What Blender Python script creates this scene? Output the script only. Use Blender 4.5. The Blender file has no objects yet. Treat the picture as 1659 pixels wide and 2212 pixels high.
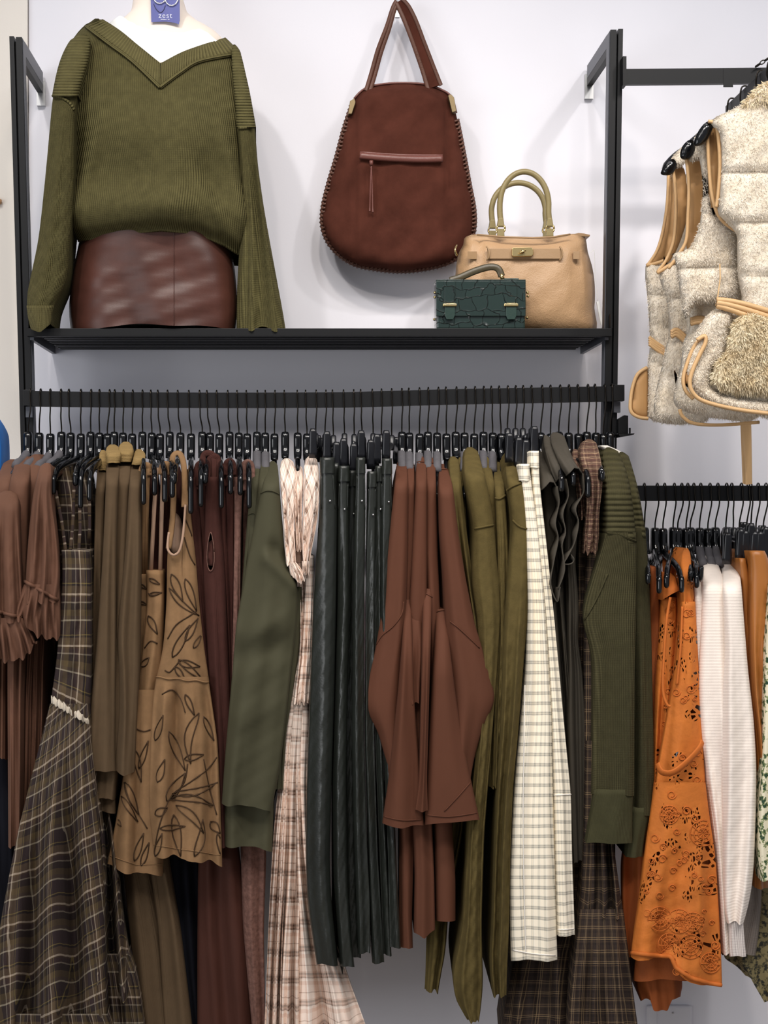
import bpy, bmesh, math, random
import numpy as np
from mathutils import Vector
from mathutils.geometry import delaunay_2d_cdt

# ------------------------------------------------------------------ camera, light, exposure
F, CX, CY, ZC = 3160.0, 650.0, 1100.0, 1.5      # focal length / principal point in px of a 1659x2212 frame, eye height
RAIL, WALL = 3.0, 3.28                          # distance of the hanging rail and of the wall from the camera
scene = bpy.context.scene
COL = scene.collection
cam = bpy.data.cameras.new('camera')
cam.sensor_fit = 'HORIZONTAL'; cam.sensor_width = 36.0
cam.lens = 36.0 * F / 1659.0
cam.shift_x = (829.5 - CX) / 1659.0
cam.shift_y = -(1106.0 - CY) / 1659.0
cam.clip_end = 50
camo = bpy.data.objects.new('camera', cam); COL.objects.link(camo)
camo.location = (0, 0, ZC); camo.rotation_euler = (math.pi/2, 0, 0)
scene.camera = camo
vs = scene.view_settings
vs.view_transform = 'Standard'; vs.look = 'None'; vs.gamma = 1.0; vs.exposure = -0.3
vs.use_curve_mapping = False
wd = bpy.data.worlds.new('world'); scene.world = wd; wd.use_nodes = True
wd.node_tree.nodes['Background'].inputs[0].default_value = (0.93, 0.94, 1.0, 1)
wd.node_tree.nodes['Background'].inputs[1].default_value = 0.36

def spot(name, loc, target, power, col, size=0.065, ang=70, blend=0.6):
    l = bpy.data.lights.new(name, 'SPOT'); l.energy = power; l.color = col
    l.shadow_soft_size = size; l.spot_size = math.radians(ang); l.spot_blend = blend
    o = bpy.data.objects.new(name, l); COL.objects.link(o)
    o.location = loc
    o.rotation_euler = (Vector(target) - Vector(loc)).to_track_quat('-Z', 'Y').to_euler()
    return o
WARM, NEUT = (1.0, 0.90, 0.79), (1.0, 0.965, 0.93)
spot('track_lamp', (-0.95, 1.35, 3.75), (-0.35, 3.1, 1.95), 84, NEUT, ang=58, blend=1)
spot('track_lamp', (0.05, 1.35, 3.75), (0.15, 3.1, 1.85), 76, WARM, ang=58, blend=1)
spot('track_lamp', (0.55, 1.35, 3.75), (0.35, 3.1, 1.9), 60, NEUT, ang=58, blend=1)
spot('track_lamp', (1.55, 1.35, 3.75), (0.95, 3.0, 1.9), 95, NEUT, ang=58, blend=1)
spot('track_lamp', (0.95, 0.6, 3.6), (0.9, 3.0, 1.55), 75, WARM, ang=42, blend=1)
spot('track_lamp', (-0.5, 0.4, 3.6), (-0.1, 3.0, 1.55), 62, WARM, ang=42, blend=1)

def panel(name, loc, sx, sy, power, col):
    l = bpy.data.lights.new(name, 'AREA'); l.shape = 'RECTANGLE'; l.size = sx; l.size_y = sy; l.energy = power; l.color = col
    o = bpy.data.objects.new(name, l); COL.objects.link(o); o.location = loc
    return o
for x_ in (-1.0, 0.5, 2.0):      # unseen area lights added over the aisle as soft fill from above
    panel('added_top_fill', (x_, 0.2, 3.95), 1.2, 1.2, 46, (1.0, 0.97, 0.95))
side_fill = panel('added_side_fill', (-3.4, -0.9, 1.45), 2.6, 2.2, 80, (0.97, 0.98, 1.0))  # unseen area light added off to the left to brighten under the shelf
side_fill.rotation_euler = (Vector((0.35, 3.1, 1.5)) - side_fill.location).to_track_quat('-Z', 'Y').to_euler()

# ------------------------------------------------------------------ helpers
def P(px, py, Y):
    return Vector(((px - CX) * Y / F, Y, ZC - (py - CY) * Y / F))
def XW(px, Y): return (px - CX) * Y / F
def ZW(py, Y): return ZC - (py - CY) * Y / F

def lin(h):
    h = h.lstrip('#'); c = [int(h[i:i+2], 16) / 255 for i in (0, 2, 4)]
    return tuple(x / 12.92 if x <= 0.04045 else ((x + 0.055) / 1.055) ** 2.4 for x in c) + (1.0,)

class MB:
    """collects geometry in world coordinates, links it as one mesh object"""
    def __init__(s): s.v = []; s.f = []; s.uv = []
    def add(s, vs, fs, uvs=None):
        o = len(s.v); s.v += [tuple(p) for p in vs]
        s.f += [tuple(i + o for i in f) for f in fs]
        s.uv += list(uvs) if uvs is not None else [(p[0], p[2]) for p in vs]
        return s
    def box(s, a, b):
        (x0, y0, z0), (x1, y1, z1) = a, b
        vs = [(x, y, z) for x in (x0, x1) for y in (y0, y1) for z in (z0, z1)]
        return s.add(vs, [(0,1,3,2),(4,6,7,5),(0,4,5,1),(2,3,7,6),(0,2,6,4),(1,5,7,3)])
    def tube(s, pts, r, seg=8, cap=True, flat=None):
        pts = [Vector(p) for p in pts]; n = len(pts)
        rs = r if isinstance(r, (list, tuple)) else [r] * n
        T = [(pts[min(i+1, n-1)] - pts[max(i-1, 0)]).normalized() for i in range(n)]
        up = Vector((0, 0, 1)) if abs(T[0].z) < 0.9 else Vector((0, 1, 0))
        N = (up - T[0] * up.dot(T[0])).normalized()
        vs, uvs, L = [], [], 0
        for i in range(n):
            N = (N - T[i] * N.dot(T[i])).normalized(); B = T[i].cross(N)
            if i: L += (pts[i] - pts[i-1]).length
            ka, kb = flat if flat else (1, 1)
            for k in range(seg):
                a = 2 * math.pi * k / seg
                vs.append(pts[i] + (N * math.cos(a) * ka + B * math.sin(a) * kb) * rs[i])
                uvs.append((k / seg * 6.28 * rs[i], L))
        fs = [(i*seg+k, i*seg+(k+1) % seg, (i+1)*seg+(k+1) % seg, (i+1)*seg+k) for i in range(n-1) for k in range(seg)]
        if cap: fs += [tuple(range(seg))[::-1], tuple((n-1)*seg + k for k in range(seg))]
        return s.add(vs, fs, uvs)
    def rings(s, R, cap0=True, cap1=True, uvs=None):
        n = len(R[0]); vs = [p for r in R for p in r]
        fs = [(i*n+k, i*n+(k+1) % n, (i+1)*n+(k+1) % n, (i+1)*n+k) for i in range(len(R)-1) for k in range(n)]
        if cap0: fs.append(tuple(range(n))[::-1])
        if cap1: fs.append(tuple((len(R)-1)*n + k for k in range(n)))
        return s.add(vs, fs, uvs)
    def grid(s, rows, uvs=None):
        n = len(rows[0]); vs = [p for r in rows for p in r]
        fs = [(i*n+k, i*n+k+1, (i+1)*n+k+1, (i+1)*n+k) for i in range(len(rows)-1) for k in range(n-1)]
        return s.add(vs, fs, uvs)
    def build(s, name, mat, parent=None, bevel=0, solid=0, smooth=True, loc=None, sub=0):
        off = Vector((0, 0, 0)); q = parent
        while q is not None: off += q.location; q = q.parent
        if loc is not None: off += Vector(loc)
        me = bpy.data.meshes.new(name)
        me.from_pydata([(x-off.x, y-off.y, z-off.z) for x, y, z in s.v], [], s.f)
        ul = me.uv_layers.new(name='UVMap')
        li = np.zeros(len(me.loops), dtype=np.int32); me.loops.foreach_get('vertex_index', li)
        ul.data.foreach_set('uv', np.array(s.uv, dtype=np.float32)[li].ravel())
        if smooth: me.polygons.foreach_set('use_smooth', [True] * len(me.polygons))
        o = bpy.data.objects.new(name, me); COL.objects.link(o)
        if mat: me.materials.append(mat)
        if parent: o.parent = parent
        if loc is not None: o.location = loc
        if solid:
            m = o.modifiers.new('solid', 'SOLIDIFY'); m.thickness = solid; m.offset = 0
        if bevel:
            m = o.modifiers.new('bevel', 'BEVEL'); m.width = bevel; m.segments = 2; m.limit_method = 'ANGLE'
        if sub:
            m = o.modifiers.new('sub', 'SUBSURF'); m.levels = sub; m.render_levels = sub
        if bevel and smooth:
            try: me.polygons.foreach_set('use_smooth', [False] * len(me.polygons))
            except Exception: pass
        return o

def tag(o, label, cat, group=None, kind=None):
    o['label'] = label; o['category'] = cat
    if group: o['group'] = group
    if kind: o['kind'] = kind
    return o
def thing(name, loc, label, cat, group=None):
    o = bpy.data.objects.new(name, None); COL.objects.link(o); o.location = loc
    o.empty_display_size = 0.05
    return tag(o, label, cat, group)
def struct(o):
    o['kind'] = 'structure'; return o

def smooth01(t): t = np.clip(t, 0, 1); return t * t * (3 - 2 * t)

def catmull(pts, n=6, closed=False):
    pts = [Vector(p) for p in pts]; out = []; m = len(pts)
    rng = range(m if closed else m - 1)
    for i in rng:
        g = (lambda k: pts[k % m]) if closed else (lambda k: pts[min(max(k, 0), m-1)])
        p0, p1, p2, p3 = g(i-1), g(i), g(i+1), g(i+2)
        for k in range(n):
            t = k / n
            out.append(0.5 * ((2*p1) + (p2-p0)*t + (2*p0-5*p1+4*p2-p3)*t*t + (3*p1-p0-3*p2+p3)*t**3))
    if not closed: out.append(pts[-1])
    return out

def puff(outline, Y, tf, tb, res=12, edge=None, noise=0.0, seed=0, tilt=(0, 0), sm=4, wob=None):
    """pillow solid from a pixel outline standing at distance Y; front bulges tf metres, back tb"""
    pts = catmull([(x, y, 0) for x, y in outline], sm, True) if sm > 1 else [Vector((x, y, 0)) for x, y in outline]
    B = np.array([(p.x, p.y) for p in pts]); n = len(B)
    x0, y0 = B.min(0); x1, y1 = B.max(0)
    gx, gy = np.meshgrid(np.arange(x0 + res/2, x1, res), np.arange(y0 + res/2, y1, res))
    Q = np.stack([gx.ravel(), gy.ravel()], 1)
    A, C = B, np.roll(B, -1, 0)
    def dist(Q):
        d = np.full(len(Q), 1e9); ins = np.zeros(len(Q), bool)
        for a, c in zip(A, C):
            e = c - a; L = max(e @ e, 1e-9); t = np.clip(((Q - a) @ e) / L, 0, 1)
            d = np.minimum(d, np.hypot(*(Q - a - t[:, None] * e).T))
            cr = ((a[1] > Q[:, 1]) != (c[1] > Q[:, 1]))
            xi = a[0] + (Q[:, 1] - a[1]) / (e[1] if abs(e[1]) > 1e-9 else 1e-9) * e[0]
            ins ^= cr & (Q[:, 0] < xi)
        return d, ins
    d, ins = dist(Q); ok = ins & (d > res * 0.45); Q = Q[ok]; d = d[ok]
    V2 = [Vector((float(x), float(y))) for x, y in B] + [Vector((float(x), float(y))) for x, y in Q]
    r = delaunay_2d_cdt(V2, [], [list(range(n))], 1, 1e-4)
    v2, tris = r[0], r[2]
    D, _ = dist(np.array([(p.x, p.y) for p in v2]))
    E = edge or D.max()
    t = np.clip(D / E, 0, 1); h = np.sqrt(np.clip(1 - (1 - t) ** 2, 0, 1))
    rnd = random.Random(seed); ph = [rnd.uniform(0, 6.28) for _ in range(6)]
    cx, cy = (x0 + x1) / 2, (y0 + y1) / 2
    mb = MB(); fr, bk, uv = [], [], []
    for i, p in enumerate(v2):
        Yc = Y + tilt[0] * (p.x - cx) + tilt[1] * (p.y - cy)
        nz = noise * t[i] * (math.sin(p.x*.045 + ph[0] + 1.5*math.sin(p.y*.012+ph[3])) + .7*math.sin(p.y*.04 + ph[1]) + .6*math.sin((p.x+p.y)*.09 + ph[2]))
        if wob: nz += wob(p.x, p.y) * min(1, 3 * t[i])
        fr.append(P(p.x, p.y, Yc - tf * h[i] + nz)); bk.append(P(p.x, p.y, Yc + tb * h[i]))
        uv.append((p.x * Y / F, -p.y * Y / F))
    # keep the pixel position of the bulged front (it was projected at its own depth)
    mb.add(fr, [tuple(t_) for t_ in tris], uv)
    k = len(v2)
    mb.v += [tuple(p) for p in bk]; mb.uv += uv
    mb.f += [tuple(i + k for i in reversed(t_)) for t_ in tris]
    bidx = list(range(n)) if all((v2[i] - V2[i]).length < 1e-3 for i in range(n)) else None
    if bidx:
        mb.f += [(i, i + k, (i+1) % n + k, (i+1) % n) for i in range(n)]
    mb.outline = [P(x, y, Y + tilt[0]*(x-cx) + tilt[1]*(y-cy)) for x, y in B]
    return mb

# ------------------------------------------------------------------ materials
class NT:
    def __init__(s, name):
        s.m = bpy.data.materials.new(name); s.m.use_nodes = True; s.t = s.m.node_tree; s.n = s.t.nodes
        s.b = s.n['Principled BSDF']; s.out = s.n['Material Output']
    def new(s, k, **kw):
        x = s.n.new(k)
        for a, v in kw.items(): setattr(x, a, v)
        return x
    def l(s, a, b): s.t.links.new(a, b)
    def math(s, op, a, b=None, c=None):
        x = s.new('ShaderNodeMath', operation=op)
        for i, q in enumerate((a, b, c)):
            if q is None: continue
            if isinstance(q, (int, float)): x.inputs[i].default_value = q
            else: s.l(q, x.inputs[i])
        return x.outputs[0]
    def uv(s):
        if not hasattr(s, '_uv'):
            s._tc = s.new('ShaderNodeTexCoord'); s._uv = s._tc.outputs['UV']
        return s._uv
    def obj(s): s.uv(); return s._tc.outputs['Object']
    def sep(s):
        if not hasattr(s, '_sep'):
            s._sep = s.new('ShaderNodeSeparateXYZ'); s.l(s.uv(), s._sep.inputs[0])
        return s._sep.outputs[0], s._sep.outputs[1]
    def noise(s, scale, detail=3, vec=None, rough=.55):
        x = s.new('ShaderNodeTexNoise'); x.inputs['Scale'].default_value = scale
        x.inputs['Detail'].default_value = detail; x.inputs['Roughness'].default_value = rough
        s.l(vec if vec is not None else s.obj(), x.inputs['Vector']); return x.outputs[0]
    def ramp(s, fac, stops, const=False):
        x = s.new('ShaderNodeValToRGB'); cr = x.color_ramp
        if const: cr.interpolation = 'CONSTANT'
        while len(cr.elements) < len(stops): cr.elements.new(0.5)
        for e, (p, c) in zip(cr.elements, stops): e.position = p; e.color = c
        s.l(fac, x.inputs[0]); return x.outputs[0]
    def mix(s, f, a, b, blend='MIX'):
        x = s.new('ShaderNodeMix', data_type='RGBA', blend_type=blend)
        if isinstance(f, (int, float)): x.inputs[0].default_value = f
        else: s.l(f, x.inputs[0])
        for i, q in ((6, a), (7, b)):
            if isinstance(q, tuple): x.inputs[i].default_value = q
            else: s.l(q, x.inputs[i])
        return x.outputs[2]
    def bump(s, h, strength, dist=.002):
        x = s.new('ShaderNodeBump'); x.inputs['Strength'].default_value = strength; x.inputs['Distance'].default_value = dist
        s.l(h, x.inputs['Height'])
        if hasattr(s, '_bmp'): s.l(s._bmp, x.inputs['Normal'])
        s._bmp = x.outputs[0]; s.l(s._bmp, s.b.inputs['Normal'])
    def wrinkle(s, k, sc=(26, 26, 4)):
        mp = s.new('ShaderNodeMapping'); mp.inputs['Scale'].default_value = sc; s.l(s.obj(), mp.inputs[0])
        s.bump(s.noise(1.0, 3, mp.outputs[0], .5), k, .012)
    def color(s, c):
        if isinstance(c, tuple): s.b.inputs['Base Color'].default_value = c
        else: s.l(c, s.b.inputs['Base Color'])
    def set(s, **kw):
        for k, v in kw.items(): s.b.inputs[k.replace('_', ' ')].default_value = v
        return s
def dk(c, k): return (c[0]*k, c[1]*k, c[2]*k, 1)

def m_cloth(name, hexc, rough=.85, var=.16, fine=900, bump=.15, sheen=.0, spec=.25, vscale=14, wr=.35):
    t = NT(name); c = lin(hexc)
    t.color(t.ramp(t.noise(vscale, 4), [(.25, dk(c, 1-var)), (.75, dk(c, 1+var))]))
    t.wrinkle(wr); t.bump(t.noise(fine, 2), bump, .001)
    t.set(Roughness=rough, Specular_IOR_Level=spec, Sheen_Weight=sheen * .25, Sheen_Tint=dk(c, 1.6))
    return t.m
def m_knit(name, hexc, period=.005, axis='u', depth=.6, var=.18, mix=.25, rough=.9, fuzz=.25):
    """ribbed knit: ribs run across the given uv axis"""
    t = NT(name); c = lin(hexc); u, v = t.sep(); a = u if axis == 'u' else v
    w = t.math('MULTIPLY_ADD', t.math('SINE', t.math('MULTIPLY', a, 6.2832 / period)), .5, .5)
    b = v if axis == 'u' else u
    st = t.math('MULTIPLY_ADD', t.math('SINE', t.math('MULTIPLY', b, 6.2832 / (period * .8))), .5, .5)
    base = t.ramp(t.noise(60, 4), [(.25, dk(c, 1-var)), (.75, dk(c, 1+var))])
    t.color(t.mix(t.math('MULTIPLY', t.math('SUBTRACT', 1.0, w), mix), base, dk(c, .45)))
    t.bump(t.math('ADD', w, t.math('MULTIPLY', st, .12)), depth, .003)
    t.bump(t.noise(700, 2), fuzz, .001)
    t.set(Roughness=rough, Specular_IOR_Level=.12, Sheen_Weight=.05, Sheen_Tint=dk(c, 1.8))
    return t.m
def m_plaid(name, pu, pv, su, sv, rough=.85, rot=0, bump=.2, ratio=.5, crinkle=0):
    """woven check: two stripe ramps, warp across u with period pu and weft across v with period pv"""
    t = NT(name); u, v = t.sep()
    if crinkle:
        nz = t.math('MULTIPLY', t.math('SUBTRACT', t.noise(30, 2), .5), crinkle)
        u = t.math('ADD', u, nz); v = t.math('ADD', v, nz)
    if rot:
        c, s_ = math.cos(rot), math.sin(rot)
        u, v = (t.math('ADD', t.math('MULTIPLY', u, c), t.math('MULTIPLY', v, s_)),
                t.math('ADD', t.math('MULTIPLY', u, -s_), t.math('MULTIPLY', v, c)))
    a = t.ramp(t.math('FRACT', t.math('DIVIDE', u, pu)), [(p, lin(h)) for p, h in su], True)
    b = t.ramp(t.math('FRACT', t.math('DIVIDE', v, pv)), [(p, lin(h)) for p, h in sv], True)
    t.color(t.mix(ratio, a, b))
    t.wrinkle(.4); t.bump(t.noise(800, 2), bump, .001)
    t.set(Roughness=rough, Specular_IOR_Level=.2)
    return t.m
def m_leather(name, hexc, rough=.38, grain=260, bump=.25, spec=.5, var=.12, vor=True, coat=0):
    t = NT(name); c = lin(hexc)
    t.color(t.ramp(t.noise(9, 4), [(.3, dk(c, 1-var)), (.7, dk(c, 1+var))]))
    if vor:
        x = t.new('ShaderNodeTexVoronoi'); x.inputs['Scale'].default_value = grain; t.l(t.obj(), x.inputs['Vector'])
        t.bump(x.outputs['Distance'], bump, .001)
    t.bump(t.noise(40, 4), bump * 1.2, .004)
    t.set(Roughness=rough, Specular_IOR_Level=spec, Coat_Weight=coat)
    return t.m
def m_suede(name, hexc, var=.3, scale=16, sheen=.35, rough=.95):
    t = NT(name); c = lin(hexc)
    n = t.noise(scale, 6, rough=.65)
    t.color(t.ramp(n, [(.3, dk(c, 1-var)), (.72, dk(c, 1+var))]))
    t.bump(t.noise(600, 3), .2, .001)
    t.set(Roughness=rough, Specular_IOR_Level=.06, Sheen_Weight=sheen * .5, Sheen_Roughness=.4, Sheen_Tint=dk(c, 2.2))
    return t.m
def m_simple(name, hexc, rough=.5, metal=0, spec=.5, coat=0):
    t = NT(name); t.color(lin(hexc)); t.set(Roughness=rough, Metallic=metal, Specular_IOR_Level=spec, Coat_Weight=coat)
    return t.m
def m_fur(name, hexc, hex2, scale=22):
    t = NT(name)
    t.color(t.ramp(t.noise(scale, 5, rough=.7), [(.3, lin(hex2)), (.62, lin(hexc))]))
    t.bump(t.noise(120, 4, rough=.7), .7, .006)
    t.set(Roughness=1.0, Specular_IOR_Level=.03, Sheen_Weight=.1)
    return t.m

M = {}
def wall_mat(name, hexc, tex):
    t = NT(name); c = lin(hexc)
    t.color(t.ramp(t.noise(3, 3), [(.3, dk(c, .98)), (.7, dk(c, 1.02))]))
    t.bump(t.noise(180, 4), tex, .001); t.set(Roughness=.75, Specular_IOR_Level=.25); return t.m
M['wall'] = wall_mat('wall_paint', 'E6E5EC', .12)
M['wall2'] = wall_mat('cream_wall_paint', 'E6DFD6', .3)
M['floor'] = wall_mat('floor_vinyl', '8D857C', .05)
M['metal'] = m_simple('black_powder_coat', '0A0B0E', .48, 0, .28)
M['metal_in'] = m_simple('silver_lit_metal', '55575E', .42, .5)  # silver brackets, plus side light put into the colour of post and arm faces
M['steel'] = m_simple('bright_steel', 'C8C8C8', .3, 1)
M['wire'] = m_simple('dark_wire', '2A2622', .25, .9)
M['gloss'] = m_simple('glossy_black_plastic', '08090C', .12, 0, .6)
M['matte'] = m_simple('satin_black_plastic', '101116', .3, 0, .5)
M['foam'] = m_cloth('grey_foam', '5E5C60', .9)
M['gold'] = m_simple('pale_gold', 'D9C28C', .25, 1)

# ------------------------------------------------------------------ the setting
W0, W1 = -1.6, 2.2
struct(MB().box((XW(62, WALL), WALL, 0), (W1, WALL + .1, 4.2)).build('wall_back', M['wall'], loc=(.5, WALL, 0), smooth=False))
struct(MB().box((W0, WALL - .012, 0), (XW(61, WALL), WALL + .1, 4.2)).build('wall_left', M['wall2'], loc=(-1.1, WALL, 0), smooth=False))
struct(MB().box((W0, -.6, -.05), (W1, WALL, 0)).build('floor', M['floor'], loc=(0, 1.4, 0), smooth=False))
def slab(mb, poly, Y0, Y1, Yref=None):
    """pixel polygon seen at distance Yref (default Y0), extruded straight back from Y0 to Y1"""
    Yr = Yref or Y0
    pts = [P(x, y, Yr) for x, y in poly]; n = len(pts)
    vs = [(p.x, Y0, p.z) for p in pts] + [(p.x, Y1, p.z) for p in pts]
    return mb.add(vs, [tuple(range(n)), tuple(reversed(range(n, 2*n)))] + [(i, n+i, n+(i+1) % n, (i+1) % n) for i in range(n)])

UPY = 3.02
ZF = CY + ZC * F / UPY       # pixel row of the floor at that distance
def upright(xt, yt, xb, side, label):
    """xt: outer x at the top row yt, xb: outer x at row 900; side=+1 when the bay lies to the right"""
    k = (xb - xt) / (900 - yt)
    X = lambda o, y: xt + k * (min(y, 1150) - yt) + side * o
    t = thing('upright_post', (XW(xb + side * 14, UPY), UPY, 0), label, 'shelving post', 'shelving uprights')
    def strip(o0, o1, Ya, Yb, nm, mt, y0=None):
        y0 = yt if y0 is None else y0
        pl = [(X(o0, y0), y0), (X(o1, y0), y0), (X(o1, 1150), 1150), (X(o1, 1150), ZF), (X(o0, 1150), ZF), (X(o0, 1150), 1150)]
        slab(MB(), pl, Ya, Yb, UPY).build(nm, mt, t, smooth=False)
    strip(0, 10, UPY, UPY + .035, 'slotted_strip', M['metal'])
    strip(14, 27, UPY, UPY + .035, 'slotted_strip', M['metal'], yt + 2)
    strip(9, 15, UPY + .012, UPY + .03, 'slot_channel', M['metal'], yt + 8)
    strip(27, 29, UPY + .006, UPY + .03, 'lit_side_face', M['metal_in'], yt + 6)  # side of the black post, its lit look put into a paler colour
    for nm, a, b, mt in (('top_arm', 1, 30, M['metal_in']), ('arm_lip', 31, 48, M['metal'])):
        slab(MB(), [(X(14, yt), yt + a), (X(27, yt), yt + a), (X(27, yt), yt + b), (X(14, yt), yt + b)], UPY + .036, WALL - .012, UPY).build(nm, mt, t, smooth=False)
    br = MB().box((min(XW(X(12, yt), UPY), XW(X(32, yt), UPY)), WALL - .011, ZW(yt + 78, UPY)), (max(XW(X(12, yt), UPY), XW(X(32, yt), UPY)), WALL - .001, ZW(yt + 20, UPY)))
    o = br.build('wall_bracket', M['steel'], t, smooth=False)
    MB().tube([P(X(22, yt), yt + 62, WALL - .012) , P(X(22, yt), yt + 62, WALL - .016)], .004, 8).build('screw', M['metal'], o)
    return t
upright(20, 78, 43, 1, 'black slotted steel upright post beside the olive sweater sleeve')
upright(1346, 62, 1333, -1, 'black slotted steel upright post between the tan handbag and the fur vests')

# shelf
SH0 = 3.0
sh = thing('wall_shelf', (XW(690, 3.1), 3.14, ZW(726, SH0)), 'black metal shelf carrying the mannequin torso and two small handbags', 'shelf')
zt, zb = ZW(709, SH0), ZW(727, SH0)
xs0, xs1 = XW(58, SH0), XW(1322, SH0)
MB().box((xs0, SH0, zb), (xs1, SH0 + .012, zt)).build('front_lip', M['metal'], sh, bevel=.0012)
MB().box((xs0 + .002, SH0 + .0125, zt - .005), (xs1 - .002, WALL - .002, zt - .001)).build('shelf_plate', M['metal'], sh, smooth=False)
for i in range(8):      # pressed ribs under the plate
    y = SH0 + .03 + i * .029
    MB().box((xs0 + .03, y, zb - .0005), (xs1 - .03, y + .012, zt - .0055)).build('underside_rib', M['metal'], sh, smooth=False)
for s_, x in ((1, xs0), (-1, xs1)):
    a, b = sorted((x + s_ * .004, x + s_ * .012))
    MB().box((a, SH0 + .013, zb - .006), (b, WALL - .002, zt - .006)).build('side_bracket', M['metal_in'], sh, smooth=False)
    w = MB(); pts = [P(0, 0, 1)] * 0
    xx = sorted((x - s_ * .001, x + s_ * .003))
    prof = [(SH0 + .001, zt + .0005), (SH0 + .001, zt + .03), (SH0 + .012, zt + .03), (SH0 + .13, zt + .0005)]
    vs = [(xx[0], y, z) for y, z in prof] + [(xx[1], y, z) for y, z in prof]
    w.add(vs, [(0,1,2,3), (7,6,5,4)] + [(i, 4+i, 4+(i+1) % 4, (i+1) % 4) for i in range(4)]).build('end_gusset', M['metal'], sh, smooth=False)

# rails
def rail_y(px):     # slight bow of the loaded rail, in pixels
    return 845 + 3.5 * math.sin(math.pi * np.clip((px - 60) / 900, 0, 1)) - 11 * np.clip((px - 760) / 590, 0, 1)
def rail(name, x0, x1, fy, hgt, label, Y=RAIL, n=14):
    t = thing(name, (XW((x0+x1)/2, Y), Y, ZW(fy((x0+x1)/2) + hgt, Y)), label, 'clothes rail')
    R = []
    for i in range(n):
        x = x0 + (x1 - x0) * i / (n-1); y = fy(x)
        a, b = P(x, y, Y), P(x, y + hgt, Y)
        R.append([(a.x, Y - .005, a.z), (a.x, Y + .007, a.z), (b.x, Y + .007, b.z), (b.x, Y - .005, b.z)])
    MB().rings(R).build('bar', M['metal'], t, smooth=False)
    return t
t = rail('clothes_rail', 60, 1338, rail_y, 33, 'long black flat rail under the shelf holding the crowded row of hangers')
for x, s_ in ((52, 1), (1326, -1)):
    y = rail_y(x)
    MB().box((XW(x, RAIL), RAIL - .0055, ZW(y + 32, RAIL)), (XW(x + (20 if s_ > 0 else 22), RAIL), RAIL + .019, ZW(y - 3, RAIL))).build('end_socket', M['metal'], t, bevel=.001)
    MB().box((XW(x + 2, RAIL), RAIL + .0075, ZW(y + 56, RAIL)), (XW(x + 16, RAIL), RAIL + .019, ZW(y + 33, RAIL))).build('socket_tab', M['metal_in'], t, smooth=False)
t = rail('clothes_rail', 1350, 1760, lambda x: 150.5 - .01 * (x - 1350), 33, 'short black flat rail above the cream fur vests', n=2)
MB().box((XW(1344, RAIL), RAIL - .008, ZW(186, RAIL)), (XW(1351.5, RAIL), RAIL + .0195, ZW(124, RAIL))).build('end_plate', M['metal'], t, smooth=False)
t = rail('clothes_rail', 1350, 1760, lambda x: 1049, 33, 'lower black flat rail holding the orange lace dresses and white sweaters', n=2)
MB().box((XW(1338, RAIL), RAIL - .008, ZW(1086, RAIL)), (XW(1349.5, RAIL), RAIL + .0195, ZW(1040, RAIL))).build('end_plate', M['metal'], t, smooth=False)
# spare bracket clipped to the right upright
t = thing('shelf_bracket', P(1350, 940, 3.0), 'small empty black bracket clipped on the upright below the rail end', 'bracket')
slab(MB(), [(1336, 905), (1349, 897), (1357, 898), (1357, 937), (1336, 936)], 3.0, 3.018).build('plate', M['metal'], t, smooth=False)
slab(MB(), [(1336, 937), (1371, 936), (1369, 939), (1340, 944)], 2.985, 3.04).build('tongue', M['metal'], t, smooth=False)
slab(MB(), [(1359.5, 924), (1362.5, 924), (1362.5, 936), (1359.5, 936)], 2.995, 3.0).build('peg', M['metal'], t, smooth=False)
# the vests' face-out arm, straight towards the shopper
ARMX = XW(1655, 2.75)
t = thing('faceout_arm', (ARMX, 2.85, ZW(150, 2.75)), 'black face-out arm carrying the row of fur vests', 'display arm')
MB().box((ARMX - .006, 2.60, ZW(186, 2.75)), (ARMX + .006, RAIL - .006, ZW(152, 2.75))).build('bar', M['metal'], t, bevel=.001)
MB().box((ARMX - .01, RAIL - .0058, ZW(190, RAIL)), (ARMX + .01, RAIL - .0052, ZW(150, RAIL))).build('mount_plate', M['metal'], t, smooth=False)

# access panel low on the wall
t = thing('access_panel', P(1440, 2300, WALL), 'white plastic access panel on the wall under the orange dresses', 'wall panel')
slab(MB(), [(1395, 2170), (1492, 2170), (1492, 2330), (1395, 2330)], WALL - .012, WALL - .0005, WALL).build('cover', M['wall'], t, bevel=.004)
slab(MB(), [(1417, 2180), (1420, 2180), (1420, 2320), (1417, 2320)], WALL - .0135, WALL - .0121, WALL).build('cover_rib', M['wall'], t, smooth=False)
MB().tube([P(1454, 2188, WALL - .0122), P(1454, 2188, WALL - .0145)], .0022, 8).build('screw', M['steel'], t)

# ------------------------------------------------------------------ hangers
def rrect(cx, cy, hx, hy, n=16, e=.45):
    out = []
    for k in range(n):
        a = 2 * math.pi * k / n; c, s_ = math.cos(a), math.sin(a)
        out.append((cx + hx * math.copysign(abs(c) ** e, c), cy + hy * math.copysign(abs(s_) ** e, s_)))
    return out

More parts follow.
